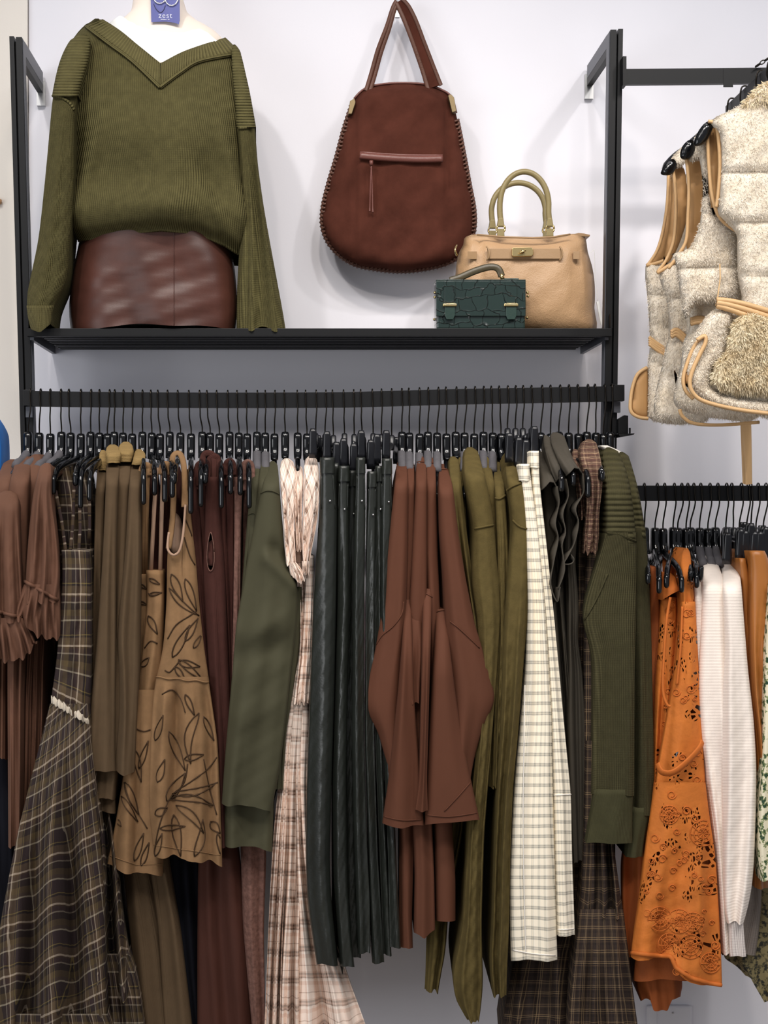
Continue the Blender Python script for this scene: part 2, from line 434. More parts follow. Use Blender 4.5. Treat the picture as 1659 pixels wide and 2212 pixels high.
def wire_hook(xt, yt, xn, yn, parent, barh=33):
    Y = RAIL; z0 = ZW(yt, Y) + .0032; X0, X1 = XW(xt, Y), XW(xn, Y)
    zb = ZW(yt + barh, Y); zn = ZW(yn, Y)
    pts = [(X0, Y + .011, z0 - .03), (X0, Y + .0108, z0 - .012), (X0, Y + .0095, z0 - .003), (X0, Y + .004, z0 + .0012), (X0, Y - .003, z0 + .001),
           (X0, Y - .0078, z0 - .004), (X0 + (X1-X0)*.05, Y - .0085, z0 - .02), (X0 + (X1-X0)*.1 + .0012, Y - .0085, zb - .004),
           (X0 + (X1-X0)*.35, Y - .006, zb - (zb-zn)*.38), (X0 + (X1-X0)*.92, Y - .002, zb - (zb-zn)*.72), (X1, Y, zn + .004), (X1, Y, zn - .01)]
    MB().tube(catmull(pts, 3), .0016, 6).build('hook', M['wire'], parent)

def hanger(xt, xn, yn=932, tip=0, tipy=1095, span=.205, foam=False, label='', group='', yrail=None, w=.0084, back=True, neckh=56, mat='gloss', gap=18, bare=False):
    """top hanger seen end-on. xt: pixel x where the wire crosses the rail, xn: x of the neck, tip: pixel shift of the front arm end"""
    yt = (rail_y(xt) if yrail is None else yrail)
    base = P(xn, tipy, RAIL)
    t = thing('clothes_hanger', base, label, 'clothes hanger', group)
    wire_hook(xt, yt, xn, yn, t)
    X = XW(xn, RAIL); zt_ = ZW(yn, RAIL); zn_ = ZW(yn + neckh, RAIL)
    pr = [(.45, .004, zt_ + .0015), (.8, .0085, zt_ + .0005), (.95, .0115, zt_ - .002), (1, .0135, zt_ - .006), (1, .014, zt_ - .012), (1, .0138, zn_ + .026), (1, .015, zn_ + .019), (.98, .019, zn_ + .011), (.95, .025, zn_ + .005), (.9, .032, zn_)]
    R = [rrect(X, RAIL, w * a_, d_, 20, .62) for a_, d_, _ in pr]
    zz = [q[2] for q in pr]
    b = MB().rings([[(x, y, z) for x, y in r] for r, z in zip(R, zz)])
    b.build('neck', M[mat], t)
    Yt = RAIL - span
    dX = XW(xn + tip, Yt) - X
    zt2 = ZW(tipy, Yt)
    for sgn, nm in ((1, 'arm'), (-1, 'arm')) if back else ((1, 'arm'),):
        if bare: prof = [(.0, zn_ + .012), (.10, zn_ + .003), (.3, zn_ - .004), (.6, zn_ - .012), (.86, zn_ - .024), (.97, zn_ - .040), (1.0, zn_ - .2*.06 - .45*(zn_-zt2)), (1.005, zt2 + .012), (1.0, zt2)]
        else: prof = [(.0, zn_ + .008), (.10, zn_ - .002), (.25, zn_ - .014), (.55, zn_ - .4*(zn_-zt2)), (.82, zn_ - .7*(zn_-zt2)), (1.0, zt2)]
        pts = [(X + dX * f * sgn, RAIL - sgn * (span if sgn > 0 else min(span, .2)) * f, z) for f, z in prof]
        pts = catmull(pts, 4)
        n = len(pts); rs = [.0064] * (n-3) + [.0062, .0055, .0028]
        MB().tube(pts, rs, 8, flat=(1.25, .85)).build(nm, M[mat], t)
    if foam:
        pts = [(X + dX * f, RAIL - span * f, z) for f, z in [(.03, zn_ + .012), (.14, zn_ + .004), (.3, zn_ - .006), (.5, zn_ - .2*(zn_-zt2)), (.62, zn_ - .33*(zn_-zt2))]]
        MB().tube(catmull(pts, 4), .0098, 8, flat=(1.0, .9)).build('foam_cover', M['foam'], t)
    return t

def clip_hanger(xt, xn, yn=934, xf=None, yf=935, label='', group='', yrail=None, tall=66):
    """trouser hanger: bar along the view with two sprung clips, the front clip at pixel (xf, yf)"""
    yt = (rail_y(xt) if yrail is None else yrail)
    t = thing('clip_hanger', P(xn, yn + 70, RAIL), label, 'clothes hanger', group)
    wire_hook(xt, yt, xn, yn, t)
    xf = xn if xf is None else xf
    X = XW(xn, RAIL); Yf = RAIL - .13; Xf = XW(xf, Yf)
    z0 = ZW(yn, RAIL); zf = ZW(yf, Yf)
    R = [[(x, y, z) for x, y in rrect(X, RAIL, a, b_)] for a, b_, z in ((.004, .006, z0 + .001), (.0058, .011, z0 - .002), (.006, .013, z0 - .02), (.005, .016, z0 - .03))]
    MB().rings(R).build('neck', M['matte'], t)
    MB().tube(catmull([(2*X - Xf, RAIL + .13, z0 - .026), (X, RAIL, z0 - .022), (Xf, Yf, z0 - .026)], 6), .006, 8, flat=(1.3, .8)).build('bar', M['matte'], t)
    for sx, sy, zc in ((Xf, Yf, zf), (2*X - Xf, RAIL + .13, zf)):
        c = MB(); h = tall / 1150
        for s_ in (-1, 1):
            R = []
            for f, wx, off in ((0, .005, .0085), (.12, .0072, .0095), (.5, .0078, .006), (.8, .0085, .0052), (1.0, .0078, .0048)):
                R.append([(x, y, zc - f*h) for x, y in rrect(sx, sy + s_ * off, wx, .0032, 10, .6)])
            c.rings(R)
        c.build('clip', M['matte'], t)
    return t
# ------------------------------------------------------------------ cloth
class G:
    """a hanging cloth tube: pixel silhouette rows (py, x_left, x_right) for its front, real depth behind it"""
    def __init__(s, rows, Yf=2.80, Yb=3.14, sh=70, fold=(2.0, .006), seed=0, hem=None, top=None, nU=30, taper=.55,
                 bul=.022, back=None, closed_top=True, closed_bot=False, uref=None, dy=11, sm=2.0, topY=2.965, ramp=(0.05, .6), sharp=.25, vshift=0, puckers=0, extra=None, round_top=16, scal=450, ufold=.9):
        s.scal, s.ufold = scal, ufold
        s.extra = extra
        rows = sorted(rows); s.y0, s.y1 = rows[0][0], rows[-1][0]
        n = max(6, int((s.y1 - s.y0) / dy) + 1)
        s.py = np.linspace(s.y0, s.y1, n)
        if sh > 0 and not top: s.py = np.concatenate([s.y0 + np.array([0, 2, 5, 9]), s.py[s.py > s.y0 + 12]]); n = len(s.py)
        ry = [r[0] for r in rows]
        def sm1(a):
            if sm <= 0 or n < 8: return a
            k = np.exp(-.5 * (np.arange(-6, 7) / sm) ** 2); k /= k.sum()
            pad = np.concatenate([2*a[0]-a[1:7][::-1] if n > 7 else [a[0]]*6, a, 2*a[-1]-a[-7:-1][::-1] if n > 7 else [a[-1]]*6])
            return np.convolve(pad, k, 'valid')
        s.xl = sm1(np.interp(s.py, ry, [r[1] for r in rows])); s.xr = sm1(np.interp(s.py, ry, [r[2] for r in rows]))
        if sh > 0 and round_top:
            k_ = np.clip(np.sqrt(np.clip(1 - (1 - np.clip((s.py - s.y0) / round_top, 0, 1)) ** 2, 0, 1)), .3, 1); c_ = (s.xl + s.xr) / 2
            s.xl = c_ + (s.xl - c_) * k_; s.xr = c_ + (s.xr - c_) * k_
        s.Yf, s.Yb, s.sh, s.topY, s.bul = Yf, Yb, sh, topY, bul
        rnd = random.Random(seed * 7919 + 13)
        nf, amp = fold; s.amp = amp
        s.comp = [(nf * k * rnd.uniform(.8, 1.2), a, rnd.uniform(0, 6.28), rnd.uniform(-2.2, 2.2)) for k, a in ((1, 1), (1.6, .5), (2.7, .16))]
        s.wv = (rnd.uniform(0, 6.28), rnd.uniform(.004, .009))
        s.ramp, s.sharp = ramp, sharp
        s.hem = hem; s.top = top; s.taper = taper; s.back = back; s.nU = nU
        s.cT, s.cB = closed_top, closed_bot; s.seed = seed
        s.uref = uref or (max(s.xr - s.xl) * Yf / F); s.vshift = vshift; s.puckers = puckers
    def yfront(s, py):
        if s.sh <= 0: return s.Yf
        t = float(smooth01((py - s.y0) / s.sh)); t = t ** .6
        return s.topY + (s.Yf - s.topY) * t
    def fold(s, sx, py):
        v = (py - s.y0) / max(1, s.y1 - s.y0)
        a = s.amp * float(smooth01((v - s.ramp[0]) / max(.01, s.ramp[1])))
        r = 0
        sx = sx + .10 * math.sin(py * s.wv[1] + s.wv[0])
        for n, am, ph, dr in s.comp:
            q = math.sin(n * math.pi * sx + ph + dr * v * 2)
            r += am * (q * (1 - s.sharp) + s.sharp * (1 - 2 * abs(math.sin(.5 * n * math.pi * sx + ph + dr * v))))
        if s.puckers: r += s.puckers * math.sin(py * .11 + 5 * sx + s.seed) * math.sin(py * .047 + 3 * sx)
        return a * r
    def surf(s, sx, py, lift=0):
        xl, xr = np.interp(py, s.py, s.xl), np.interp(py, s.py, s.xr)
        w = (xr - xl) * s.Yf / F
        b = min(s.bul, w * .5)
        Y = (s.extra(xl + (xr - xl) * (sx + 1) / 2, py) if s.extra else 0) + s.yfront(py) + b * (1 - math.sqrt(max(0, 1 - min(1, abs(sx)) ** 2.4))) - s.fold(sx, py) * (1 - abs(sx) ** 6) - lift
        return Y, xl + (xr - xl) * (sx + 1) / 2
    def front(s, px, py, lift=.0015):
        xl, xr = np.interp(py, s.py, s.xl), np.interp(py, s.py, s.xr)
        sx = max(-1, min(1, (px - xl) / max(1e-3, xr - xl) * 2 - 1))
        Y, x = s.surf(sx, py, lift)
        return P(px, py, Y)
    def hemdy(s, sx, v):
        if not s.hem: return 0
        return float(np.interp(sx, [h[0] for h in s.hem], [h[1] for h in s.hem])) * float(smooth01((v - .55) / .45))
    def build(s, mb=None):
        mb = mb or MB()
        S = [math.sin((k / (s.nU - 1) - .5) * math.pi) * .35 + (k / (s.nU - 1) * 2 - 1) * .65 for k in range(s.nU)]
        R, UV = [], []
        ptop = [s.y0] * s.nU
        if s.top:       # cut-out neckline: every column starts where it meets the line
            for k, sx in enumerate(S):
                y = s.y0
                for yy in np.arange(s.y1, s.y0 - .1, -2.0):
                    x = np.interp(yy, s.py, s.xl) * (1 - (sx + 1) / 2) + np.interp(yy, s.py, s.xr) * (sx + 1) / 2
                    if yy <= s.top(x): y = yy; break
                ptop[k] = y
        n = len(s.py)
        for i in range(n):
            v = i / (n - 1); ring, uvr = [], []
            for k, sx in enumerate(S):
                py = ptop[k] + (s.y1 - ptop[k]) * v if s.top else s.py[i]
                Y, x = s.surf(sx, py)
                fo = s.fold(sx, py)
                ring.append(P(x, py + s.hemdy(sx, v) + (fo * s.scal * float(smooth01((v - .8) / .2))), Y)); uvr.append((sx * s.uref / 2 + fo * s.ufold, -(py - s.y0) * s.Yf / F + s.vshift))
            py = s.py[i]
            a, b = ring[0], ring[-1]
            yf = s.yfront(py); q = (yf - s.topY) / (s.Yf - s.topY + 1e-9) if s.sh > 0 else 1
            y2 = max(2 * RAIL - s.topY, s.topY + .05)
            Yb = y2 + (s.Yb - y2) * max(0, min(1, q)) if s.sh > 0 else s.Yb
            cx = (a.x + b.x) / 2 if s.back is None else (a.x + b.x) / 2 * .35 + s.back * .65
            hw = max(.002, (b.x - a.x) / 2)
            m = 6
            side = []
            for j in range(1, m + 1):
                f = j / (m + 1); side.append((f, hw * (1 - f * (1 - s.taper))))
            zR, zL = b.z, a.z
            Ya = (a.y + b.y) / 2
            for f, w in side:
                xc = (a.x + b.x) / 2 * (1 - f) + cx * f
                ring.append(Vector((xc + w, Ya + (Yb - Ya) * f, zR))); uvr.append((s.uref / 2 + f * .3, uvr[s.nU-1][1]))
            ring.append(Vector((cx, Yb + .004, (zR + zL) / 2))); uvr.append((s.uref / 2 + .32, uvr[0][1]))
            for f, w in reversed(side):
                xc = (a.x + b.x) / 2 * (1 - f) + cx * f
                ring.append(Vector((xc - w, Ya + (Yb - Ya) * f, zL))); uvr.append((-s.uref / 2 - f * .3, uvr[0][1]))
            R.append(ring); UV += uvr
        mb.rings(R, s.cT, s.cB, UV)
        return mb

def garment(name, label, cat, group, parts, hookx, yb=None):
    g0 = parts[0][1]
    t = thing(name, (XW(hookx, RAIL), RAIL, ZW(max(p[1].y1 for p in parts if isinstance(p[1], G)), RAIL)), label, cat, group)
    for nm, g, mt in parts:
        (g.build() if isinstance(g, G) else g).build(nm, mt, t)
    return t

def seam(g, pts, r=.0011, seg=5, n=5, lift=.0012, mb=None):
    """a stitched line lying on the cloth front"""
    mb = mb or MB()
    q = catmull([(x, y, 0) for x, y in pts], n)
    mb.tube([g.front(p.x, p.y, lift) for p in q], r, seg)
    return mb

def fur_strands(mb, n, length, width, seed, droop=.5, zonly=None):
    """tufts standing on the front faces of a mesh"""
    rng = np.random.default_rng(seed)
    V = np.array(mb.v); T = []
    for f in mb.f:
        for k in range(1, len(f) - 1): T.append((f[0], f[k], f[k+1]))
    T = np.array(T); a, b, c = V[T[:, 0]], V[T[:, 1]], V[T[:, 2]]
    N = np.cross(b - a, c - a); ar = np.linalg.norm(N, axis=1) / 2; N /= (2 * ar[:, None] + 1e-12)
    flip = N[:, 1] > 0
    okk = np.abs(N[:, 1]) > .08
    pr = ar * okk
    # front faces only: those whose centroid lies in front of the outline plane
    ids = rng.choice(len(T), n, p=pr / pr.sum())
    r1, r2 = rng.random(n), rng.random(n); s1 = np.sqrt(r1)
    Q = a[ids] * (1 - s1)[:, None] + b[ids] * (s1 * (1 - r2))[:, None] + c[ids] * (s1 * r2)[:, None]
    Nn = N[ids] * np.where(flip[ids], -1, 1)[:, None]
    d = Nn + rng.normal(0, .45, (n, 3)); d[:, 2] -= droop
    d /= np.linalg.norm(d, axis=1)[:, None]
    L = length * rng.uniform(.6, 1.3, n)[:, None]
    sd = np.cross(d, rng.normal(0, 1, (n, 3))); sd /= np.linalg.norm(sd, axis=1)[:, None] + 1e-9
    w = width
    vs = np.stack([Q - sd * w, Q + sd * w, Q + d * L * .6 + sd * w * .7 + np.array([0, 0, -.12]) * L, Q + d * L + np.array([0, 0, -.35]) * L], 1).reshape(-1, 3)
    o = MB(); o.v = [tuple(p) for p in vs]; o.uv = [(p[0], p[2]) for p in vs]
    o.f = [f for i in range(n) for f in ((4*i, 4*i+1, 4*i+2), (4*i, 4*i+2, 4*i+3))]
    return o
# ------------------------------------------------------------------ mannequin, sweater, skirt, earring card
M['skin'] = m_simple('mannequin_lacquer', 'F0E3D6', .45, 0, .4)
M['tank'] = m_knit('white_rib_jersey', 'F4F4F2', .004, 'u', .12, .02, .02)
M['sw_u'] = m_knit('olive_knit_vertical', '5D5737', .0056, 'u', .75, .2, .5, fuzz=.5)
M['sw_v'] = m_knit('olive_knit_crosswise', '5F5939', .0058, 'v', .75, .2, .5, fuzz=.5)
M['sw_band'] = m_knit('olive_rib_band', '68613F', .0052, 'u', .8, .12, .5)
def m_satin_suede(name, hexc):
    t = NT(name); c = lin(hexc)
    t.color(t.ramp(t.noise(9, 5, rough=.6), [(.3, dk(c, .7)), (.72, dk(c, 1.3))]))
    t.bump(t.noise(4, 2), .4, .03); t.bump(t.noise(500, 2), .12, .001)
    t.set(Roughness=.42, Specular_IOR_Level=.4); return t.m
M['skirt'] = m_satin_suede('brown_satin_suede', '4A2B23')

MY = 3.12
zsh = zt            # shelf top
t = thing('mannequin_torso', (XW(340, MY), MY, zsh), 'cream mannequin torso with bare neck standing on the shelf', 'mannequin')
rows = [(-60, 292, 392), (0, 288, 396), (28, 284, 404), (48, 262, 426), (66, 226, 462), (90, 198, 486), (130, 186, 496), (250, 190, 490), (330, 205, 478), (450, 200, 480), (560, 180, 492), (700, 175, 490)]
def ell_loft(rows, Yc, depth, dy=10, n=36, squash=None, top=None):
    ry = [r[0] for r in rows]; py = np.arange(rows[0][0], rows[-1][0] + .1, dy); R, U = [], []
    for y in py:
        a, b = np.interp(y, ry, [r[1] for r in rows]), np.interp(y, ry, [r[2] for r in rows]); dd = np.interp(y, ry, depth)
        cx, hx = XW((a+b)/2, Yc), (b-a)/2*Yc/F
        R.append([(cx + hx*math.cos(k*2*math.pi/n), Yc + dd*math.sin(k*2*math.pi/n), ZW(y, Yc)) for k in range(n)])
        U += [(k/n*.9, -y*Yc/F) for k in range(n)]
    return R, U
R, U = ell_loft(rows, MY, [.05, .05, .055, .06, .065, .075, .09, .11, .095, .09, .10, .105])
R = [[(x, min(y, WALL - .03), max(z, zsh)) for x, y, z in r] for r in R]
MB().rings(R, True, True, U).build('body', M['skin'], t)

def gneck(x): return float(np.interp(x, [230, 258, 275, 300, 340, 375, 405, 428, 446, 470], [55, 34, 44, 58, 68, 71, 70, 62, 68, 90]))
rows_t = [(28, 250, 436), (48, 246, 442), (66, 226, 464), (90, 196, 489), (130, 182, 500), (250, 186, 494), (330, 202, 482), (470, 198, 484)]
g = G([(r[0], r[1], r[2]) for r in rows_t], Yf=3.025, Yb=3.21, sh=110, topY=3.055, fold=(1, .001), top=gneck, closed_top=False, round_top=0, bul=.06, taper=.8, nU=40)
o = g.build().build('tank_top', M['tank'], loc=P(340, 470, 3.12)); tag(o, 'white ribbed tank top on the mannequin under the olive sweater', 'tank top')

# sweater
def drape(x, y):
    g = lambda d, w: math.exp(-(d / w) ** 2)
    def seg(ax, ay, bx, by):      # signed distance to a fold line and position along it
        dx, dy = bx - ax, by - ay; L = math.hypot(dx, dy); t_ = ((x-ax)*dx + (y-ay)*dy) / L / L
        return ((x-ax)*dy - (y-ay)*dx) / L, t_
    r = -.030 * g(y - 470, 60) + .02 * g(y - 545, 16)               # blouson bulge above the hem
    r -= .022 * (g(math.hypot((x-270), (y-270)*.8), 70) + g(math.hypot((x-420), (y-280)*.8), 70))
    for a, s_ in (((225, 230, 152, 500), 1), ((470, 240, 540, 520), -1)):
        d, t_ = seg(*a); w = max(0, min(1, 3*t_)) * max(0, min(1, 3*(1.15-t_)))
        r -= .016 * g(d, 16) * w; r += .024 * g(d + s_ * 34, 22) * w
    d, t_ = seg(300, 250, 230, 470); r -= .007 * g(d, 20) * max(0, min(1, 2*t_)) * max(0, 1-t_)
    d, t_ = seg(390, 330, 480, 500); r -= .009 * g(d, 14) * max(0, min(1, 2*t_)) * max(0, min(1, 2*(1.1-t_))); r += .009 * g(d - 24, 16) * max(0, min(1, 2*t_)) * max(0, min(1, 2*(1.1-t_)))
    return r
def vneck(x): return float(np.interp(x, [200, 222, 260, 300, 347, 390, 430, 460, 486, 500], [40, 43, 68, 101, 138, 116, 101, 92, 82, 84]))
body = G([(40, 205, 250), (62, 174, 430), (82, 155, 490), (110, 144, 514), (150, 136, 524), (200, 130, 530), (260, 134, 540), (330, 148, 546), (400, 158, 545),
          (460, 153, 538), (500, 150, 533), (528, 151, 531), (548, 168, 530)],
         Yf=2.975, Yb=3.25, sh=260, topY=3.06, fold=(1.4, .014), seed=5, top=vneck, closed_top=False, scal=0, hem=[(-1, -28), (-.8, -30), (-.4, -42), (0, -50), (.4, -42), (.75, -18), (.92, 2), (1, 0)],
         bul=.08, taper=.9, round_top=0, nU=72, ramp=(.25, .5), uref=.52, dy=8, extra=drape)
t = thing('sweater', (XW(340, MY), MY, zsh + .15), 'olive green ribbed V-neck sweater dressed on the mannequin torso', 'sweater')
bm_ = body.build(); bm_.build('body', M['sw_u'], t)
# tucked-in hem roll under the blouson
R = []
for k in range(41):
    sx = -1 + 2 * k / 40
    py = 548 + body.hemdy(sx, 1); Y, x = body.surf(sx, 548)
    R.append((P(x, py, Y), P(x, py + 3, Y + .016), P(x, py - 2, Y + .045)))
MB().grid([[r[j] for r in R] for j in range(3)]).build('hem_roll', M['sw_u'], t)
slL = G([(96, 146, 182), (130, 132, 190), (170, 122, 176), (205, 114, 166), (260, 109, 160), (350, 101, 160), (450, 91, 157), (520, 83, 150), (590, 68, 147), (640, 57, 139), (664, 56, 118), (674, 58, 112), (700, 64, 111), (713, 68, 109)],
        Yf=2.955, Yb=3.13, sh=150, topY=3.03, fold=(1.2, .006), seed=9, bul=.045, taper=.8, closed_bot=False, uref=.14, nU=24, hem=[(-1, 0), (0, 4), (.4, -3), (1, -12)], puckers=.5)
slL.build().build('sleeve', M['sw_u'], t)
cuffL = G([(660, 57, 117), (672, 58, 112), (700, 63, 111), (713, 67, 109)], Yf=2.948, Yb=3.06, sh=0, fold=(1.2, .003), seed=9, bul=.04, taper=.7, uref=.09, nU=24, dy=5, hem=[(-1, 0), (0, 4), (.4, -3), (1, -12)])
cuffL.build().build('cuff', M['sw_band'], t)
slR = G([(110, 500, 516), (150, 500, 524), (200, 505, 537), (270, 512, 551), (350, 518, 556), (450, 522, 570), (550, 516, 588), (620, 512, 601), (690, 511, 614), (712, 511, 617)],
        Yf=3.0, Yb=3.16, sh=150, topY=3.06, fold=(1.4, .012), seed=4, bul=.04, taper=.8, uref=.12, nU=24)
slR.build().build('sleeve', M['sw_u'], t)
# dropped shoulder caps with crosswise ribs
for rows, Yc, Yk, tY in (([(74, 166, 196), (92, 146, 196), (130, 129, 192), (170, 119, 178), (208, 112, 169)], 2.95, 3.13, 3.02), ([(96, 500, 512), (116, 500, 521), (160, 502, 531), (200, 506, 540), (240, 509, 547), (274, 511, 553)], 2.994, 3.16, 3.05)):
    G(rows, Yf=Yc, Yb=Yk, sh=130, topY=tY, fold=(1, .002), seed=2, bul=.05, taper=.8, uref=.1, nU=24, dy=6, scal=0).build().build('shoulder_cap', M['sw_v'], t)
# neckband following the V
def band(inner, outer, lift, n=10):
    A = catmull([(x, y, 0) for x, y in inner], n); B = catmull([(x, y, 0) for x, y in outer], n)
    rows_, uv, L = [[] for _ in range(6)], [[] for _ in range(6)], 0
    for i in range(len(A)):
        if i: L += (A[i] - A[i-1]).length * 2.98 / F
        for j in range(6):
            f = j / 5; p = A[i].lerp(B[i], f)
            yy = min(body.front(p.x, max(p.y, vneck(p.x) + 3), 0).y, body.front(B[i].x, B[i].y, 0).y + .015 * (1-f))
            rows_[j].append(P(p.x, p.y, yy - lift * (1 if 0 < j < 5 else .5))); uv[j].append((L, f * .04))
    return MB().grid(rows_, [q for r in uv for q in r]), B
for inner, outer in (([(222, 42), (260, 67), (300, 100), (347, 138)], [(186, 57), (232, 92), (286, 132), (346, 189)]),
                     ([(347, 138), (390, 115), (430, 100), (487, 82)], [(346, 189), (388, 158), (432, 132), (520, 116)])):
    mb, B = band(inner, outer, .008)
    mb.build('neckband', M['sw_band'], t, solid=.003)
    c = MB(); c.tube([body.front(p.x, p.y, .005) for p in B], .0042, 6).build('band_cord', M['sw_band'], t)
for pts in ([(114, 207), (135, 212), (152, 224), (160, 238)], [(516, 277), (530, 276), (546, 272)]):
    sl = slL if pts[0][0] < 340 else slR
    seam(sl, pts, .003, lift=.002).build('armhole_seam', M['sw_v'], t)

# skirt
sk = G([(470, 182, 476), (520, 172, 495), (560, 162, 505), (620, 153, 511), (670, 147, 514), (690, 148, 512), (706, 153, 508)], Yf=2.985, Yb=3.25, sh=0, fold=(1.1, .012), seed=21, bul=.1, taper=.92, nU=50, uref=.36, ramp=(0, .5), puckers=.25, sharp=.1)
o = sk.build().build('skirt', M['skirt'], loc=P(340, 706, 3.12)); tag(o, 'dark brown satin suede mini skirt on the mannequin', 'skirt')
MB().tube([sk.front(376, y, .0006) for y in range(496, 706, 8)], .0012, 5).build('centre_seam', M['skirt'], o)

# earring card hung at the neck
M['card'] = m_cloth('indigo_card', '6468A0', .7, .06, 300, .05)
M['print'] = m_simple('pale_print', 'D8DAEC', .8)
M['silver'] = m_simple('beaded_silver', 'F2F2F0', .25, .6)
M['thread'] = m_simple('dark_cord', '3C3C5C', .7)
cy_ = 3.045
def CP(x, y, d=0): return P(x, y, cy_ + .0004 * (y - 48) * -.2 - d)
t = thing('earring_card', CP(357, 48), 'indigo card with a pair of silver hoop earrings on the mannequin neck', 'earrings')
mb = MB()
f = [(324, -44), (388, -44), (388.5, 44), (386.5, 53), (378, 49.5), (357, 46.5), (327, 48)]
vs = [CP(x, y, .0) for x, y in f] + [CP(x, y, -.0012) for x, y in f]; n = len(f)
mb.add(vs, [tuple(range(n)), tuple(reversed(range(n, 2*n)))] + [(i, n+i, n+(i+1) % n, (i+1) % n) for i in range(n)]).build('card', M['card'], t, smooth=False)
for hx, hy in ((345, -10.5), (370.5, -6)):
    ring = [CP(hx + 14.5*math.cos(a), hy + 18*math.sin(a), .003) for a in np.linspace(0, 2*math.pi, 33)]
    e = MB().tube(ring, .0009, 6); 
    for k in range(14):
        a = 2*math.pi*k/14
        e.tube([CP(hx + 14.5*math.cos(a+q), hy + 18*math.sin(a+q), .003) for q in (-.13, 0, .13)], [.0012, .0019, .0012], 6)
    e.build('hoop_earring', M['silver'], t)
MB().tube([CP(x, y, .001) for x, y in [tuple(p)[:2] for p in catmull([(332, 8, 0), (337, 19, 0), (346, 27, 0), (353, 22, 0), (357, 12, 0)], 4)]], .0008, 5).build('cord_loop', M['thread'], t)
def text_mesh(body_, size, at, mat, parent, name):
    cu = bpy.data.curves.new(name, 'FONT'); cu.body = body_; cu.size = size; cu.align_x = 'CENTER'; cu.extrude = .00008; cu.space_character = 1.15
    ob = bpy.data.objects.new(name, cu); COL.objects.link(ob)
    dg = bpy.context.evaluated_depsgraph_get()
    me = bpy.data.meshes.new_from_object(ob.evaluated_get(dg)); bpy.data.objects.remove(ob)
    mb = MB(); mb.add([(at.x + v.co.x, at.y - v.co.z, at.z + v.co.y) for v in me.vertices], [tuple(p.vertices) for p in me.polygons])
    bpy.data.meshes.remove(me)
    return mb.build(name, mat, parent, smooth=False)
text_mesh('zest', .0155, CP(357, 38.5, .0006), M['print'], t, 'lettering')
for x0, x1 in ((347, 358), (359.5, 361), (362.5, 366)):     # fine print too small to read
    slab(MB(), [(x0, 40.8), (x1, 41.1), (x1, 42.6), (x0, 42.3)], cy_ - .0009, cy_ - .0002).build('fine_print', M['print'], t, smooth=False)

# ------------------------------------------------------------------ brown suede hobo bag on the wall
M['bag'] = m_suede('brown_suede', '4C2A21', .3, 11, .5)
M['bag_lea'] = m_leather('brown_leather', '6B4038', .42, 300, .15)
M['lace'] = m_leather('brown_whipstitch', '5C3A2C', .5, 300, .1)
M['brass'] = m_simple('antique_brass', '7C6C50', .45, .8)
BY = 3.215
out = [(765, 215), (790, 192), (830, 183), (875, 181), (920, 184), (950, 194), (975, 212), (988, 260), (1002, 330), (1015, 400), (1025, 455), (1024, 500), (1008, 540), (975, 566), (930, 580), (870, 587), (810, 582), (760, 570), (720, 540), (698, 500), (696, 455), (708, 400), (726, 340), (742, 280), (755, 240)]
t = thing('shoulder_bag', P(860, 587, BY), 'dark brown suede slouch shoulder bag with whipstitched rim hanging on the wall', 'handbag')
def bagwob(x, y):
    xa, xb = 768 - (y - 300) * .02, 966 + (y - 300) * .03
    a = .013 * math.exp(-((x - xa) / 6) ** 2) + .013 * math.exp(-((x - xb) / 6) ** 2) + .012 * (x < xa) + .012 * (x > xb)
    return a * min(1, max(0, (620 - y) / 300)) - .004 * math.sin(x * .03) * (y > 420) * min(1, (y - 420) / 100)
pf = puff(out, BY, .045, .035, 9, edge=38, noise=.0022, seed=3, wob=bagwob)
body_ = pf.build('body', M['bag'], t)
O = pf.outline; N_ = len(O)
mb = MB(); rim = [p for p in O if True]
# rim cord and stitches down both sides and round the bottom
k0, k1 = 7 * 4, 24 * 4
mb.tube([O[i % N_] + Vector((0, -.004, 0)) for i in range(k0, k1 + 3)], .0042, 6).build('rim_cord', M['lace'], t)
st = MB(); acc = 0; last = None
pts = [O[i % N_] for i in range(k0, k1 + 3)]
L = [0]
for i in range(1, len(pts)): L.append(L[-1] + (pts[i]-pts[i-1]).length)
for d in np.arange(.002, L[-1], .0088):
    i = max(1, int(np.searchsorted(L, d))); i = min(i, len(pts)-1)
    f = (d - L[i-1]) / max(1e-6, L[i]-L[i-1]); p = pts[i-1].lerp(pts[i], f); T = (pts[i]-pts[i-1]).normalized()
    n_ = Vector((T.z, 0, -T.x))
    c = Vector((XW(860, BY), BY, ZW(400, BY)));
    if (p - c).dot(n_) < 0: n_ = -n_
    st.tube([p - n_*.009 + T*.002 + Vector((0, -.012, 0)), p + n_*.0005 + Vector((0, -.0085, 0)), p + n_*.0032 - T*.003 + Vector((0, 0, 0)), p + n_*.0 - T*.004 + Vector((0, .008, 0))], .0026, 5)
st.build('whipstitching', M['lace'], t)['kind'] = 'stuff'
# open mouth edge
MB().tube([p + Vector((0, -.006, 0)) for p in [O[i] for i in range(0, 7*4)]], .0025, 6).build('mouth_edge', M['bag_lea'], t)
for pts in ([(752, 246), (756, 218), (766, 212), (768, 222), (760, 246)], [(977, 243), (968, 206), (974, 203), (981, 210), (986, 240)]):
    slab(MB(), pts, BY - .03, BY + .012).build('side_tab', M['brass'], t, bevel=.001)
